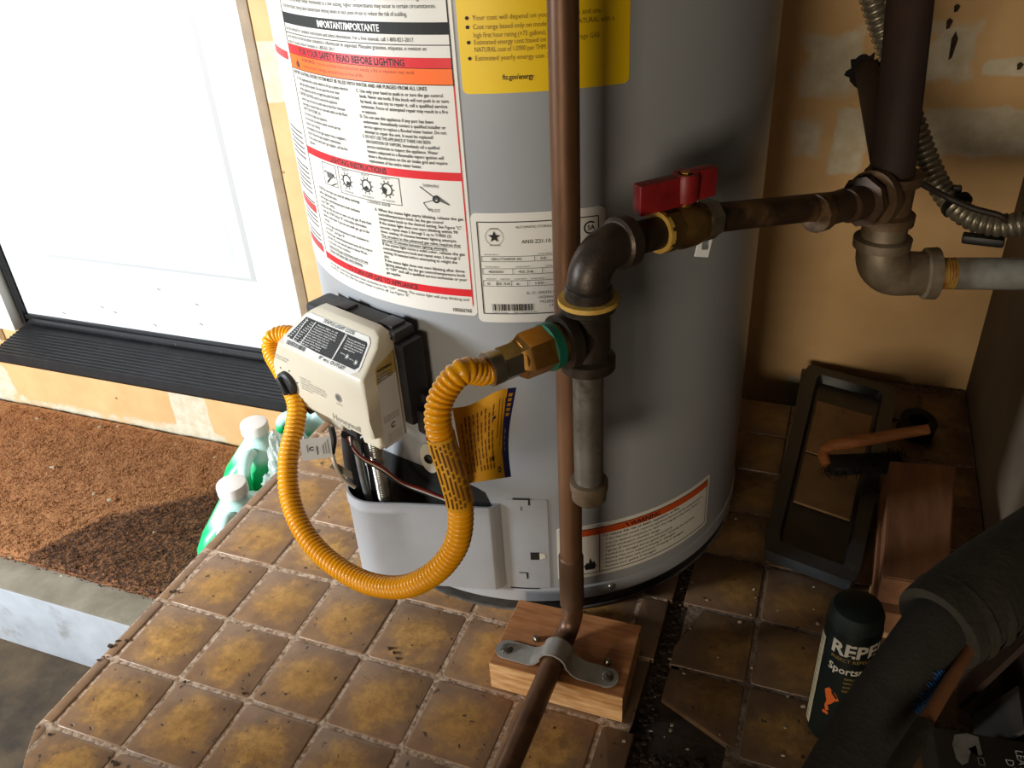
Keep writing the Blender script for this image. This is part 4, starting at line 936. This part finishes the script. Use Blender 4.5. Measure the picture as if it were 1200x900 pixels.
# ================================================================== COPPER PIPE, BLOCK, STRAP
BX = [(4.66, 2.06), (6.22, 2.06), (6.18, 3.12), (4.66, 3.08)]; BT = .42
wb = thing('wood_block', (5.43, 2.7, 0), 'rough sawn wood block under the copper pipe', 'wood block')
mb = MB().mat('wood_top'); 
me = MB(); me.mat('wood_raw').prism(BX, .012, BT-.004); blk = me
blk.build('block', wb, smooth=0)
MB().mat('wood_top').prism(inset(BX, .008), BT-.006, BT).build('weathered_face', wb, smooth=0)
def screw(parent, p, ax=Z, r_=.06, name='screw'):
    MB().mat('screw_steel').lathe(p, ax, [(0, r_), (.02, r_*.95), (.045, r_*.55), (.05, r_*.2), (.03, .004)], 14).box(Vector(p)+Vector(ax)*.048, (r_*1.1, .014, .012)).box(Vector(p)+Vector(ax)*.048, (.014, r_*1.1, .012)).build(name, parent)
for x, y in ((628, 749), (712, 776)): screw(wb, PZ(x, y, BT+.01), r_=.045)
cp = PZ(673, 737, .58); CX, CY = 5.46, 2.72
cpr = .122
cpt = thing('copper_pipe', (CX, CY, BT), 'long vertical copper pipe bending forward across the wood block', 'copper pipe')
zc = BT+cpr+.01; ctop = PY(659, -40, CY); ctop = Vector((CX, CY, zc+.9))+(Vector((ctop.x, CY, ctop.z))-Vector((CX, CY, zc+.9)))*1.75; bend = []
Rb = .24
for i in range(13):
    t = pi/2*i/12; bend.append(Vector((CX-.005*i, CY-Rb+Rb*cos(t), zc+Rb-Rb*sin(t))))
endp = PZ(588, 915, zc); e2 = bend[-1]+(endp-bend[-1])*1.6
MB().mat('copper').sweep([Vector((ctop.x, CY, ctop.z)), Vector((CX, CY, zc+.9))]+bend+[endp, e2], cpr, 24).build('pipe', cpt, smooth=50)
MB().mat('copper_dull').lathe((CX, CY, zc+.42), Z, [(0, cpr), (.0, cpr+.016), (.72, cpr+.016), (.74, cpr)], 24).build('coupling', cpt)
# strap: saddle over the pipe between two flat ears
sc_ = PZ(652, 772, BT+.1); ax_ = (bend[-1]-endp).normalized(); sdir = Vector((ax_.y, -ax_.x, 0)).normalized(); pc_ = Vector((CX, CY, zc))
k_ = (Vector((sc_.x, sc_.y, zc))-bend[-1]).dot(-ax_); pcn = bend[-1]-ax_*max(.12, k_)
st = thing('pipe_strap', tuple(pcn), 'galvanized two-hole strap screwed over the copper pipe', 'pipe strap')
ro = cpr+.03; prof = [(-.62, BT+.012-zc)]
prof += [(-.30, BT+.012-zc), (-.22, BT+.05-zc)]
for i in range(17):
    a = pi-(pi)*i/16; prof.append((ro*cos(a), max(BT+.05-zc, ro*sin(a))))
prof += [(.22, BT+.05-zc), (.30, BT+.012-zc), (.62, BT+.012-zc)]
sd = sdir if sdir.x > 0 else -sdir; vs = []; fs = []
wprof = []
for i, (s_, z_) in enumerate(prof):
    hw = .13 if abs(s_) < .5 else .125
    for q in (-1, 1):
        vs += [pcn+sd*s_+Vector((0, 0, z_))+ax_*hw*q]
n2 = len(prof)
nor = []
for i in range(n2):
    a, b = prof[max(0, i-1)], prof[min(n2-1, i+1)]; t = Vector((b[0]-a[0], b[1]-a[1])).normalized(); nor.append(Vector((-t.y, t.x)))
for i, (s_, z_) in enumerate(prof):
    for q in (-1, 1): vs += [pcn+sd*(s_+nor[i].x*.022)+Vector((0, 0, z_+nor[i].y*.022))+ax_*.13*q]
fs = [(2*i, 2*i+1, 2*i+3, 2*i+2) for i in range(n2-1)]; b_ = 2*n2
fs += [(b_+2*i, b_+2*i+2, b_+2*i+3, b_+2*i+1) for i in range(n2-1)]+[(2*i, 2*i+2, b_+2*i+2, b_+2*i) for i in range(n2-1)]+[(2*i+1, b_+2*i+1, b_+2*i+3, 2*i+3) for i in range(n2-1)]+[(0, b_, b_+1, 1), (2*n2-2, 2*n2-1, b_+2*n2-1, b_+2*n2-2)]
MB().mat('steel_strap').add(vs, fs).build('saddle', st, smooth=40)
for q in (-1, 1):
    e = pcn+sd*.60*q; e.z = BT+.012; MB().mat('steel_strap').lathe(e, Z, [(0, .13), (.022, .13)], 20).build('ear', st)
    screw(st, e+Z*.022, r_=.075)

# ================================================================== DOORMAT, JUGS
mz = ZL+.02; x0, x1, y0, y1 = -16.0, -.9, 5.2, 10.12; nx, ny = 150, 60
dm = thing('doormat', (-6, 7.6, ZL), 'brown coir doormat on the concrete landing', 'doormat')
vs = []; wv = []
for j in range(ny+1):
    for i in range(nx+1):
        x, y = x0+(x1-x0)*i/nx, y0+(y1-y0)*j/ny; ed = min((y-y0), (x1-x), .4)
        z = ZL+.17+.03*noise.noise((x*2.2, y*2.2, 0))+.02*noise.noise((x*9, y*9, 1)); z -= max(0, .12-ed)*.9
        vs.append((x, y+(.05*noise.noise((x*1.3, 0, 4)) if j == 0 else 0), z))
        # cast shadow painted into the coir colour: below the line from px (20,642) to px (262,572)
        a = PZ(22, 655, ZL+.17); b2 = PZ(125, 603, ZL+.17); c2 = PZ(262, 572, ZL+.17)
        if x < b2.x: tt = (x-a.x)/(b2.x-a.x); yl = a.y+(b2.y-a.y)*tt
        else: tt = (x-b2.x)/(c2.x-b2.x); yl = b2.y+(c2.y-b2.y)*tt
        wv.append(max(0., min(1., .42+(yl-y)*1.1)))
fs = [(j*(nx+1)+i, j*(nx+1)+i+1, (j+1)*(nx+1)+i+1, (j+1)*(nx+1)+i) for j in range(ny) for i in range(nx)]
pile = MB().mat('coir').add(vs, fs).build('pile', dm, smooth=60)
at = pile.data.attributes.new('painted_shadow', 'FLOAT', 'POINT'); at.data.foreach_set('value', wv)
MB().mat('coir_side').box(((x0+x1)/2, (y0+y1)/2, ZL+.045), (x1-x0-.02, y1-y0-.02, .09), bev=.02).build('backing', dm)
# tufts: real fibres standing out of the pile where it is in view
tv, tf = [], []; rr = random.Random(5)
for k in range(26000):
    x, y = rr.uniform(-13.5, -1.0), rr.uniform(5.12, 10.0)
    if y < 5.2 and rr.random() < .3: continue
    z = ZL+.15 if y > 5.28 else ZL+rr.uniform(.03, .14); h = rr.uniform(.05, .11); a = rr.uniform(0, 2*pi); dx, dy = cos(a)*.014, sin(a)*.014; lx, ly = rr.uniform(-.06, .06), rr.uniform(-.06, .06)-(.05 if y < 5.28 else 0)
    b_ = len(tv); tv += [(x-dx, y-dy, z), (x+dx, y+dy, z), (x+lx, y+ly, z+h)]; tf.append((b_, b_+1, b_+2))
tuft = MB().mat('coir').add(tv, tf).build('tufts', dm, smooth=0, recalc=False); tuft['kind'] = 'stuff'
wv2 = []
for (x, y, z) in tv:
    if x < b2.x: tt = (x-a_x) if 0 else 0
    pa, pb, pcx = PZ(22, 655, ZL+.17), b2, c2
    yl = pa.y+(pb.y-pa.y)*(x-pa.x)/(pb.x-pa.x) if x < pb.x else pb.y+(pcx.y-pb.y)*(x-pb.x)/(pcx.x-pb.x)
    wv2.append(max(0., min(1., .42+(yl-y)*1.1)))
at = tuft.data.attributes.new('painted_shadow', 'FLOAT', 'POINT'); at.data.foreach_set('value', wv2)
# antifreeze-style jugs: rectangular body, sloping shoulders, side handle, ribbed cap
def make_jug(loc, rz, label, capped=True):
    jg = thing('antifreeze_jug', loc, label, 'jug', 'green coolant jugs beside the platform'); o = Vector(loc); M = Matrix.Rotation(rz, 3, 'Z')
    def rr_(hx, hy, cx, r_, z, n=5): return [tuple(o+M @ Vector((x+cx, y, z))) for x, y in rounded(-hx, -hy, hx, hy, r_, n)]
    lv = [(.68, .74, 0, .2, .0), (.74, .80, 0, .22, .06), (.74, .80, 0, .22, 1.6), (.72, .78, 0, .24, 1.8), (.58, .70, 0, .25, 2.1), (.36, .42, 0, .28, 2.35), (.25, .25, 0, .245, 2.52), (.235, .235, 0, .23, 2.56), (.235, .235, 0, .23, 2.72)]
    vs = []; 
    for hx, hy, cx, r_, z in lv: vs += rr_(hx, hy, cx, min(r_, hx-.004, hy-.004), z)
    n = 24; k = len(lv); fs = [(i*n+j, i*n+(j+1) % n, (i+1)*n+(j+1) % n, (i+1)*n+j) for i in range(k-1) for j in range(n)]+[tuple(range(n-1, -1, -1)), tuple(range((k-1)*n, k*n))]
    MB().mat('jug_plastic').add(vs, fs).build('bottle', jg, smooth=50)
    hpz = [o+M @ Vector(p) for p in ((0, -.38, 2.36), (0, -.62, 2.42), (0, -.86, 2.32), (0, -.93, 2.05), (0, -.9, 1.75), (0, -.78, 1.6))]
    MB().mat('jug_plastic').sweep(catmull(hpz, 8), .125, 12).build('handle', jg, smooth=60)
    prof = [(0, .27), (.005, .285), (.2, .285), (.225, .27), (.235, .24)]
    cpb = o+Z*2.66; mc = MB().mat('cap_white'); nn = 48; vs = []
    for h_, r_ in prof: vs += [tuple(cpb+Vector((cos(2*pi*j/nn)*(r_-(.01 if j % 2 and .001 < h_ < .21 else 0)), sin(2*pi*j/nn)*(r_-(.01 if j % 2 and .001 < h_ < .21 else 0)), h_))) for j in range(nn)]
    fs = [(i*nn+j, i*nn+(j+1) % nn, (i+1)*nn+(j+1) % nn, (i+1)*nn+j) for i in range(len(prof)-1) for j in range(nn)]+[tuple(range((len(prof)-1)*nn, len(prof)*nn))]
    mc.add(vs, fs).build('cap', jg, smooth=50)
    return jg
JZ = ZL+.23; cz = JZ+2.8
j2 = PZ(272, 570, cz); j1 = PZ(298, 499, cz); j3 = Vector((-2.2, 9.42, cz))
make_jug((j2.x, j2.y, JZ), rad(18), 'green coolant jug with white cap, at the front end of its row')
make_jug((j1.x, j1.y, JZ), rad(14), 'green coolant jug with white cap, standing between the other two jugs')
make_jug((j3.x, min(j3.y, 9.0), JZ), rad(-65), 'green coolant jug closest to the wall, handle toward the door')
# crumpled clear bag between the jugs
cb = Vector((-1.72, 7.05, -2.66)); bm = bmesh.new(); bmesh.ops.create_icosphere(bm, subdivisions=5, radius=1)
for v in bm.verts:
    d = v.co.normalized(); q = .33*(1+.45*noise.noise(d*2.3)+.28*abs(noise.noise(d*5.1))+.12*noise.noise(d*11)); v.co = Vector((d.x*q*1.3*(1+.5*d.z), d.y*q*1.4*(1+.5*d.z), d.z*q*3.9))
bg_ = MB().mat('clear_film').add([v.co+cb for v in bm.verts], [[v.index for v in f.verts] for f in bm.faces]); bm.free()
tag(bg_.build('plastic_bag', None, (cb.x, cb.y, cb.z-1.5), smooth=20), 'crumpled clear plastic bag tucked among the green jugs', 'plastic bag')

# ================================================================== CLUTTER ON THE RIGHT
# black tray with a wide rim, leaning a little to its back end
tr = thing('paint_tray', (8.2, 7.5, 0), 'shallow black plastic tray lying against the wall', 'tray')
A, B, C_, D_ = PZ(945, 432, .12), PZ(1052, 461, .12), PZ(1003, 692, .12), PZ(892, 650, .12)
for q in (A, B): q.y = min(q.y, WY-.06)
def bil(u, v, z): p = A*(1-u)*(1-v)+B*u*(1-v)+C_*u*v+D_*(1-u)*v; return Vector((p.x, p.y, z))
def ringp(d, z, r_=.06):
    dv = d*.35; P = rounded(d, dv, 1-d, 1-dv, r_, 4); return [bil(x, y, z) for x, y in P]
lv = [(0.02, .0, .06), (0, .16, .06), (0.0, .20, .06), (.14, .20, .05), (.17, .06, .05)]
vs = []; 
for d, z, r_ in lv: vs += ringp(d, z+.03, r_)
n = 20; k = len(lv); fs = [(i*n+j, i*n+(j+1) % n, (i+1)*n+(j+1) % n, (i+1)*n+j) for i in range(k-1) for j in range(n)]+[tuple(range((k-1)*n, k*n)), tuple(range(n))]
MB().mat('tray_plastic').add(vs, fs).build('tray_shell', tr, smooth=35)
cbd = MB().mat('cardboard')
def board(name, u0, v0, u1, v1, z, mat, label, cat, th=.05, dz=0.0, slant=.0):
    P = [bil(u0, v0, z+dz), bil(u1, v0+slant, z+dz), bil(u1, v1+slant, z), bil(u0, v1, z)]
    m = MB().mat(mat).add(P+[p+Z*th for p in P], [(3, 2, 1, 0), (4, 5, 6, 7), (0, 1, 5, 4), (1, 2, 6, 5), (2, 3, 7, 6), (3, 0, 4, 7)])
    return tag(m.build(name, None, tuple(P[3]), smooth=0), label, cat)
board('cardboard_piece', .20, .50, .80, .74, .10, 'cardboard', 'flat brown cardboard piece in the black tray, its lower ribbed edge showing', 'cardboard', .04)
board('cardboard_piece', .20, .20, .80, .49, .10, 'cardboard', 'tan cardboard piece in the black tray, under the wooden brush', 'cardboard', .05, 0.02)
# brush: bent wooden handle and a block of dark bristle
br = thing('hand_brush', tuple(PZ(1000, 550, .35)), 'wooden handled brush with dark bristles lying on the tray', 'brush')
hpts = [PZ(969, 545, .44), PZ(965, 531, .52), PZ(975, 522, .60), PZ(1000, 518, .66), PZ(1040, 511, .74), PZ(1088, 503, .84)]
cvh = catmull(hpts, 8); MB().mat('wood_handle').sweep(cvh, [.075+.015*sin(i/len(cvh)*pi) for i in range(len(cvh))], 12).build('handle', br, smooth=60)
bv, bf = [], []; rr = random.Random(8)
pa, pb = PZ(972, 540, .42), PZ(1058, 528, .55)
mbs = MB().mat('bristle').box((pa+pb)/2-Z*.06+Vector((.0, -.12, 0)), ((pb-pa).length, .34, .16), Matrix.Rotation(math.atan2(pb.y-pa.y, pb.x-pa.x), 3, 'Z'), .04)
mbs.build('bristle_block', br)
tv, tf = [], []
for k in range(1500):
    t = rr.random(); c = pa+(pb-pa)*t+Vector((rr.uniform(-.1, .1), rr.uniform(-.30, .06), rr.uniform(-.08, .04))); d = Vector((rr.uniform(-.08, .08), rr.uniform(-.22, -.05), rr.uniform(-.08, .10))); e = Vector((rr.uniform(-1, 1), rr.uniform(-1, 1), 0)).normalized()*.008
    b_ = len(tv); tv += [c-e, c+e, c+d]; tf.append((b_, b_+1, b_+2))
o = MB().mat('bristle').add(tv, tf).build('bristles', br, smooth=0, recalc=False); o['kind'] = 'stuff'
# stack of two blocks
q0 = PZ(1027, 722, .0); bl0 = thing('wood_block', (9.2, 5.5, 0), 'dark wood block with a split pale edge, bottom of the stack beside the tray', 'wood block')
rot = Matrix.Rotation(rad(6), 3, 'Z')
t1 = [PZ(x, y, .84) for x, y in ((1043, 540), (1120, 546), (1112, 690), (1035, 676))]
lowp = [Vector((p.x+dx, p.y+dy)) for p, dx, dy in zip(t1, (-.03, .03, .03, -.05), (.02, .02, -.14, -.14))]
MB().mat('brown_block').prism([tuple(p) for p in lowp], .10, .43).build('block', bl0, smooth=0)
MB().mat('pale_edge').prism([tuple(p) for p in inset([tuple(q) for q in lowp], -.01)], .012, .10).build('split_edge', bl0, smooth=0)
bl1 = thing('wood_block', (9.2, 5.6, .44), 'smooth reddish brown wood block, topmost of the stack beside the tray', 'wood block')
up = [(p.x, p.y) for p in t1]
MB().mat('brown_block').prism(up, .44, .83).build('block', bl1, smooth=0)
MB().mat('brown_block').prism(inset(up, .02), .83, .845).build('planed_face', bl1, smooth=0)
# coil of black tape behind the brush
ct = PZ(1076, 486, .35)
tp_ = thing('tape_roll', (ct.x, ct.y, .0), 'black round roll half hidden behind the brush', 'tape roll')
MB().mat('bristle').lathe((ct.x, ct.y, .03), (0.1, -.25, 1), [(0, .17), (0, .28), (.25, .28), (.25, .17), (.05, .15)], 26).build('roll', tp_)
MB().mat('cable_dark').lathe((ct.x, ct.y, .04), (0.1, -.25, 1), [(0.02, .16), (.24, .16), (.24, .18)], 26, caps=False).build('core', tp_)
# spray can
ccp = PZ(1003, 712, 1.80); cx, cy = ccp.x+.02, ccp.y; rc = .27
can = thing('spray_can', (cx, cy, 0), 'dark green insect repellent spray can next to the wood blocks', 'spray can')
MB().mat('can_green').lathe((cx, cy, .0), Z, [(0.02, rc-.03), (.0, rc-.01), (.05, rc), (1.62, rc), (1.66, rc-.01)], 36).build('can_body', can)
MB().mat('can_cap').lathe((cx, cy, 1.66), Z, [(0, rc-.01), (.10, rc-.012), (.17, rc-.04), (.21, rc-.12), (.215, .02)], 36).build('can_cap', can)
AZC = math.degrees(math.atan2(CAM.y-cy, CAM.x-cx)); fcn = lambda u, v: (cx+(rc+.003)*cos(rad(AZC)+u/rc), cy+(rc+.003)*sin(rad(AZC)+u/rc), v)
pr = Print(.03)
pr.text('REPEL', -.17, 1.38, .17, 'can_text', .58, bold=.03); pr.text('INSECT REPELLENT', -.15, 1.30, .045, 'can_gold', .5); pr.text('Sportsmen', -.16, 1.13, .10, 'can_text', .5, bold=.02)
for i in range(4): pr.text('REPELS MOSQUITOES', .02, 1.05-i*.06, .03, 'can_gold', .3)
pr.poly([(-.14, .80), (-.10, .86), (-.02, .80), (.02, .72), (-.02, .70), (-.05, .64), (-.08, .60), (-.06, .54), (-.09, .50), (-.11, .58), (-.10, .66), (-.12, .72)], 'can_orange')
pr.rect(-.12, .46, -.06, .5, 'can_orange')
pr.build('can_print', can, fcn)
pr = Print(.03); pr.rect(-.38, .1, -.26, 1.45, 'can_cream')
pr.build('can_stripe', can, lambda u, v: (cx+(rc+.005)*cos(rad(AZC)+u/rc), cy+(rc+.005)*sin(rad(AZC)+u/rc), v))
pr = Print(.03)
for i in range(16): pr.rect(-.35, .16+i*.08, -.29, .185+i*.08, 'cream_dark')
pr.build('stripe_marks', can, lambda u, v: (cx+(rc+.007)*cos(rad(AZC)+u/rc), cy+(rc+.007)*sin(rad(AZC)+u/rc), v))
# insulated refrigerant line: thick taped sleeve over a thinner sleeve
il = thing('insulated_pipe', tuple(PD(1040, 820, 6.3)), 'thick pipe in dark foam sleeves slanting down beside the can', 'insulated pipe')
ax0, ax1, ax2, ax3 = PD(1245, 632, 7.3), PD(1104, 733, 6.75), PD(1018, 850, 6.45), PD(972, 930, 6.2)
P = [ax0+(ax1-ax0)*(i/14) for i in range(15)]
MB().mat('foam_black_taped').sweep(catmull([ax0+(ax0-ax1)*.4, PD(1175, 677, 7.0), ax1+(ax1-ax0).normalized()*.05], 8), [.37]*16+[.36], 26).build('taped_sleeve', il)
dirn = (ax1-ax0).normalized()
for i in range(6):
    c = ax0+(ax1-ax0)*(.25+i*.13); MB().mat('foam_black_taped').sweep([c-dirn*.02, c, c+dirn*.09], [.37, .388, .372], 26, caps=False).build('tape_edge', il)
MB().mat('foam_black').sweep(catmull([PD(1122, 706, 6.85), PD(1092, 743, 6.68), ax2, ax3, ax3+(ax3-ax2)*1.6], 8), .24, 24).build('foam_sleeve', il)
mk = MB().mat('marker_blue')
for s0, s1, off in ((.35, .62, .18), (.9, 1.0, .2)):
    pass
dd = (ax2-ax1).normalized(); sidev = (RT-dd*RT.dot(dd)).normalized()
if sidev.x < 0: sidev = -sidev
rr = random.Random(2); pts = []
for i in range(70):
    t = .30+.42*i/70; fpath = catmull([PD(1122, 706, 6.85), PD(1092, 743, 6.68), ax2, ax3, ax3+(ax3-ax2)*1.6], 40)[40:81]; q_ = t*39; i_ = int(q_); c = fpath[i_]+(fpath[i_+1]-fpath[i_])*(q_-i_); dd = (fpath[i_+1]-fpath[i_]).normalized(); sidev = (RT-dd*RT.dot(dd)).normalized(); a = .70+.26*sin(i*1.35)+.08*sin(i*.37); vv = (CAM-c); vv = (vv-dd*vv.dot(dd)); vv = (vv-sidev*vv.dot(sidev)).normalized(); pts.append(c+(sidev*sin(a)+vv*cos(a)).normalized()*.243)
mk.sweep(pts, .006, 5).build('marker_scribble', il)
# thin copper line with a foam end
tl = thing('copper_line', tuple(PD(1070, 875, 6.4)), 'thin copper tube running beside the insulated pipe', 'copper line')
MB().mat('copper_thin').sweep([PD(1158, 722, 6.75), PD(1119, 788, 6.4), PD(1078, 858, 6.05)], .05, 12).build('tube', tl)
MB().mat('foam_black_taped').sweep([PD(1084, 848, 6.1), PD(1057, 892, 5.88), PD(1040, 922, 5.75)], [.065, .075, .075], 14).build('foam_end', tl)
# dye box, leaning boards
bxc = PZ(1158, 905, .55); bz = thing('dye_box', (bxc.x, bxc.y, 0), 'small dark box printed with a grey boot and red diamond', 'box')
u_ = (PZ(1200, 868, .55)-PZ(1090, 850, .55)); u_.z = 0; u_.normalize(); v_ = Vector((-u_.y, u_.x, 0)); o_ = PZ(1092, 851, .55)
Rb_ = Matrix((u_, v_, Z)).transposed(); MB().mat('box_dark').box(o_+u_*.75-v_*.45-Z*.27, (1.5, .9, .53), Rb_, .015).build('carton', bz)
fb = lambda u, v: tuple(o_+u_*u-v_*v+Z*.004)
pr = Print(.5)
poly_fan(pr, [(.20, .06), (.32, .02), (.42, .04), (.42, .24), (.38, .26), (.38, .14), (.32, .22), (.27, .36), (.21, .40), (.17, .34), (.16, .18)], 'boot_grey'); pr.frame(.37, .28, .42, .36, .01, 'boot_grey')
pr.build('boot_picture', bz, fb)
pr = Print(.5); pr.text('LEATHER', 0, .11, .075, 'ink_white', .42); pr.text('DYE', .12, 0, .075, 'ink_white', .2)
pr.build('box_text', bz, lambda u, v: fb(.62+v, .12+u))
pr = Print(.5); pr.poly([(.90, .22), (1.0, .33), (.90, .44), (.80, .33)], 'diamond_red'); pr.build('box_emblem', bz, lambda u, v: tuple(Vector(fb(u, v))+Z*.002))
pr = Print(.5); pr.text('K', 0, 0, .07, 'ink_white', .06); pr.build('emblem_letter', bz, lambda u, v: tuple(Vector(fb(.87+v, .30+u))+Z*.004))
def slab(name, pts, th, mat, label, cat):
    nn = (pts[1]-pts[0]).cross(pts[3]-pts[0]).normalized()*th
    if nn.dot(FW) < 0: nn = -nn
    m = MB().mat(mat).add(pts+[p+nn for p in pts], [(0, 1, 2, 3), (7, 6, 5, 4), (0, 4, 5, 1), (1, 5, 6, 2), (2, 6, 7, 3), (3, 7, 4, 0)])
    zz_ = min(p.z for p in pts); return tag(m.build(name, None, (pts[0].x, pts[0].y, zz_), smooth=0), label, cat)
x9 = WX-.08
slab('brown_board', [Vector((9.72, 3.36, .03)), Vector((9.76, 4.3, .03)), Vector((x9, 4.3, 1.25)), Vector((x9, 3.36, 1.25))], .06, 'board_brown', 'dark brown board leaning against the right wall', 'board')
slab('grey_sheet', [Vector((9.8, 2.75, .02)), Vector((9.85, 3.3, .02)), Vector((x9+.02, 3.3, .62)), Vector((x9+.02, 2.75, .62))], .04, 'sheet_grey', 'grey sheet leaning on the right wall above the dye box', 'sheet')

# ================================================================== DEBRIS
def debris(name, spots, mat, size, label, parent=None):
    m = MB().mat(mat); rr = random.Random(len(spots))
    for p in spots:
        s_ = size*rr.uniform(.5, 1.4); a = rr.uniform(0, 6.3); P = []
        kk = 5
        for i in range(kk): q = a+2*pi*i/kk; rad_ = s_*rr.uniform(.4, 1); P.append((p[0]+cos(q)*rad_*1.3, p[1]+sin(q)*rad_))
        m.prism(P, p[2], p[2]+s_*rr.uniform(.3, .6))
    o = m.build(name, None, tuple(spots[0]), smooth=0); o['kind'] = 'stuff'; return tag(o, label, 'debris')
rr = random.Random(11)
sp = []
for k in range(60):
    x, y = rr.uniform(6.3, 8.4), rr.uniform(.6, 6.5); inside = (x-HC.x)**2+(y-HC.y)**2 < (HR+.1)**2
    if not inside and not (4.6 < x < 6.3 and 2 < y < 3.4): sp.append((x, y, -.07 if 6.36 < x < 6.52 else .005))
debris('plaster_crumbs', sp, 'debris', .018, 'pale crumbs scattered over the grimy tiles')
sp = [(rr.uniform(6.37, 6.55), rr.uniform(.5, 8), -.075) for k in range(420)]+[(rr.uniform(6.4, 7.2), rr.uniform(.6, 1.9), -.075) for k in range(320)]
debris('dirt_crumbs', sp, 'debris_dark', .026, 'dark dirt filling the crack between the tiles')
sp = [tuple(PZ(x, y, ZL+.26)) for x, y in ((43, 491), (117, 501), (110, 579), (128, 586), (138, 500), (180, 624), (61, 548), (12, 654), (72, 675), (252, 536))]
debris('mat_scraps', sp, 'debris', .06, 'small pale scraps lying on the coir mat')
sp = [tuple(PZ(x, y, .004)) for x, y in ((205, 693), (210, 695), (200, 694), (130, 758), (138, 752), (122, 770), (116, 774), (462, 765), (466, 772), (458, 760), (132, 892), (128, 888), (136, 896), (148, 751), (58, 861), (217, 799), (286, 813))]
debris('grime_flakes', sp, 'debris_dark', .03, 'dark flakes stuck along the tile edge')
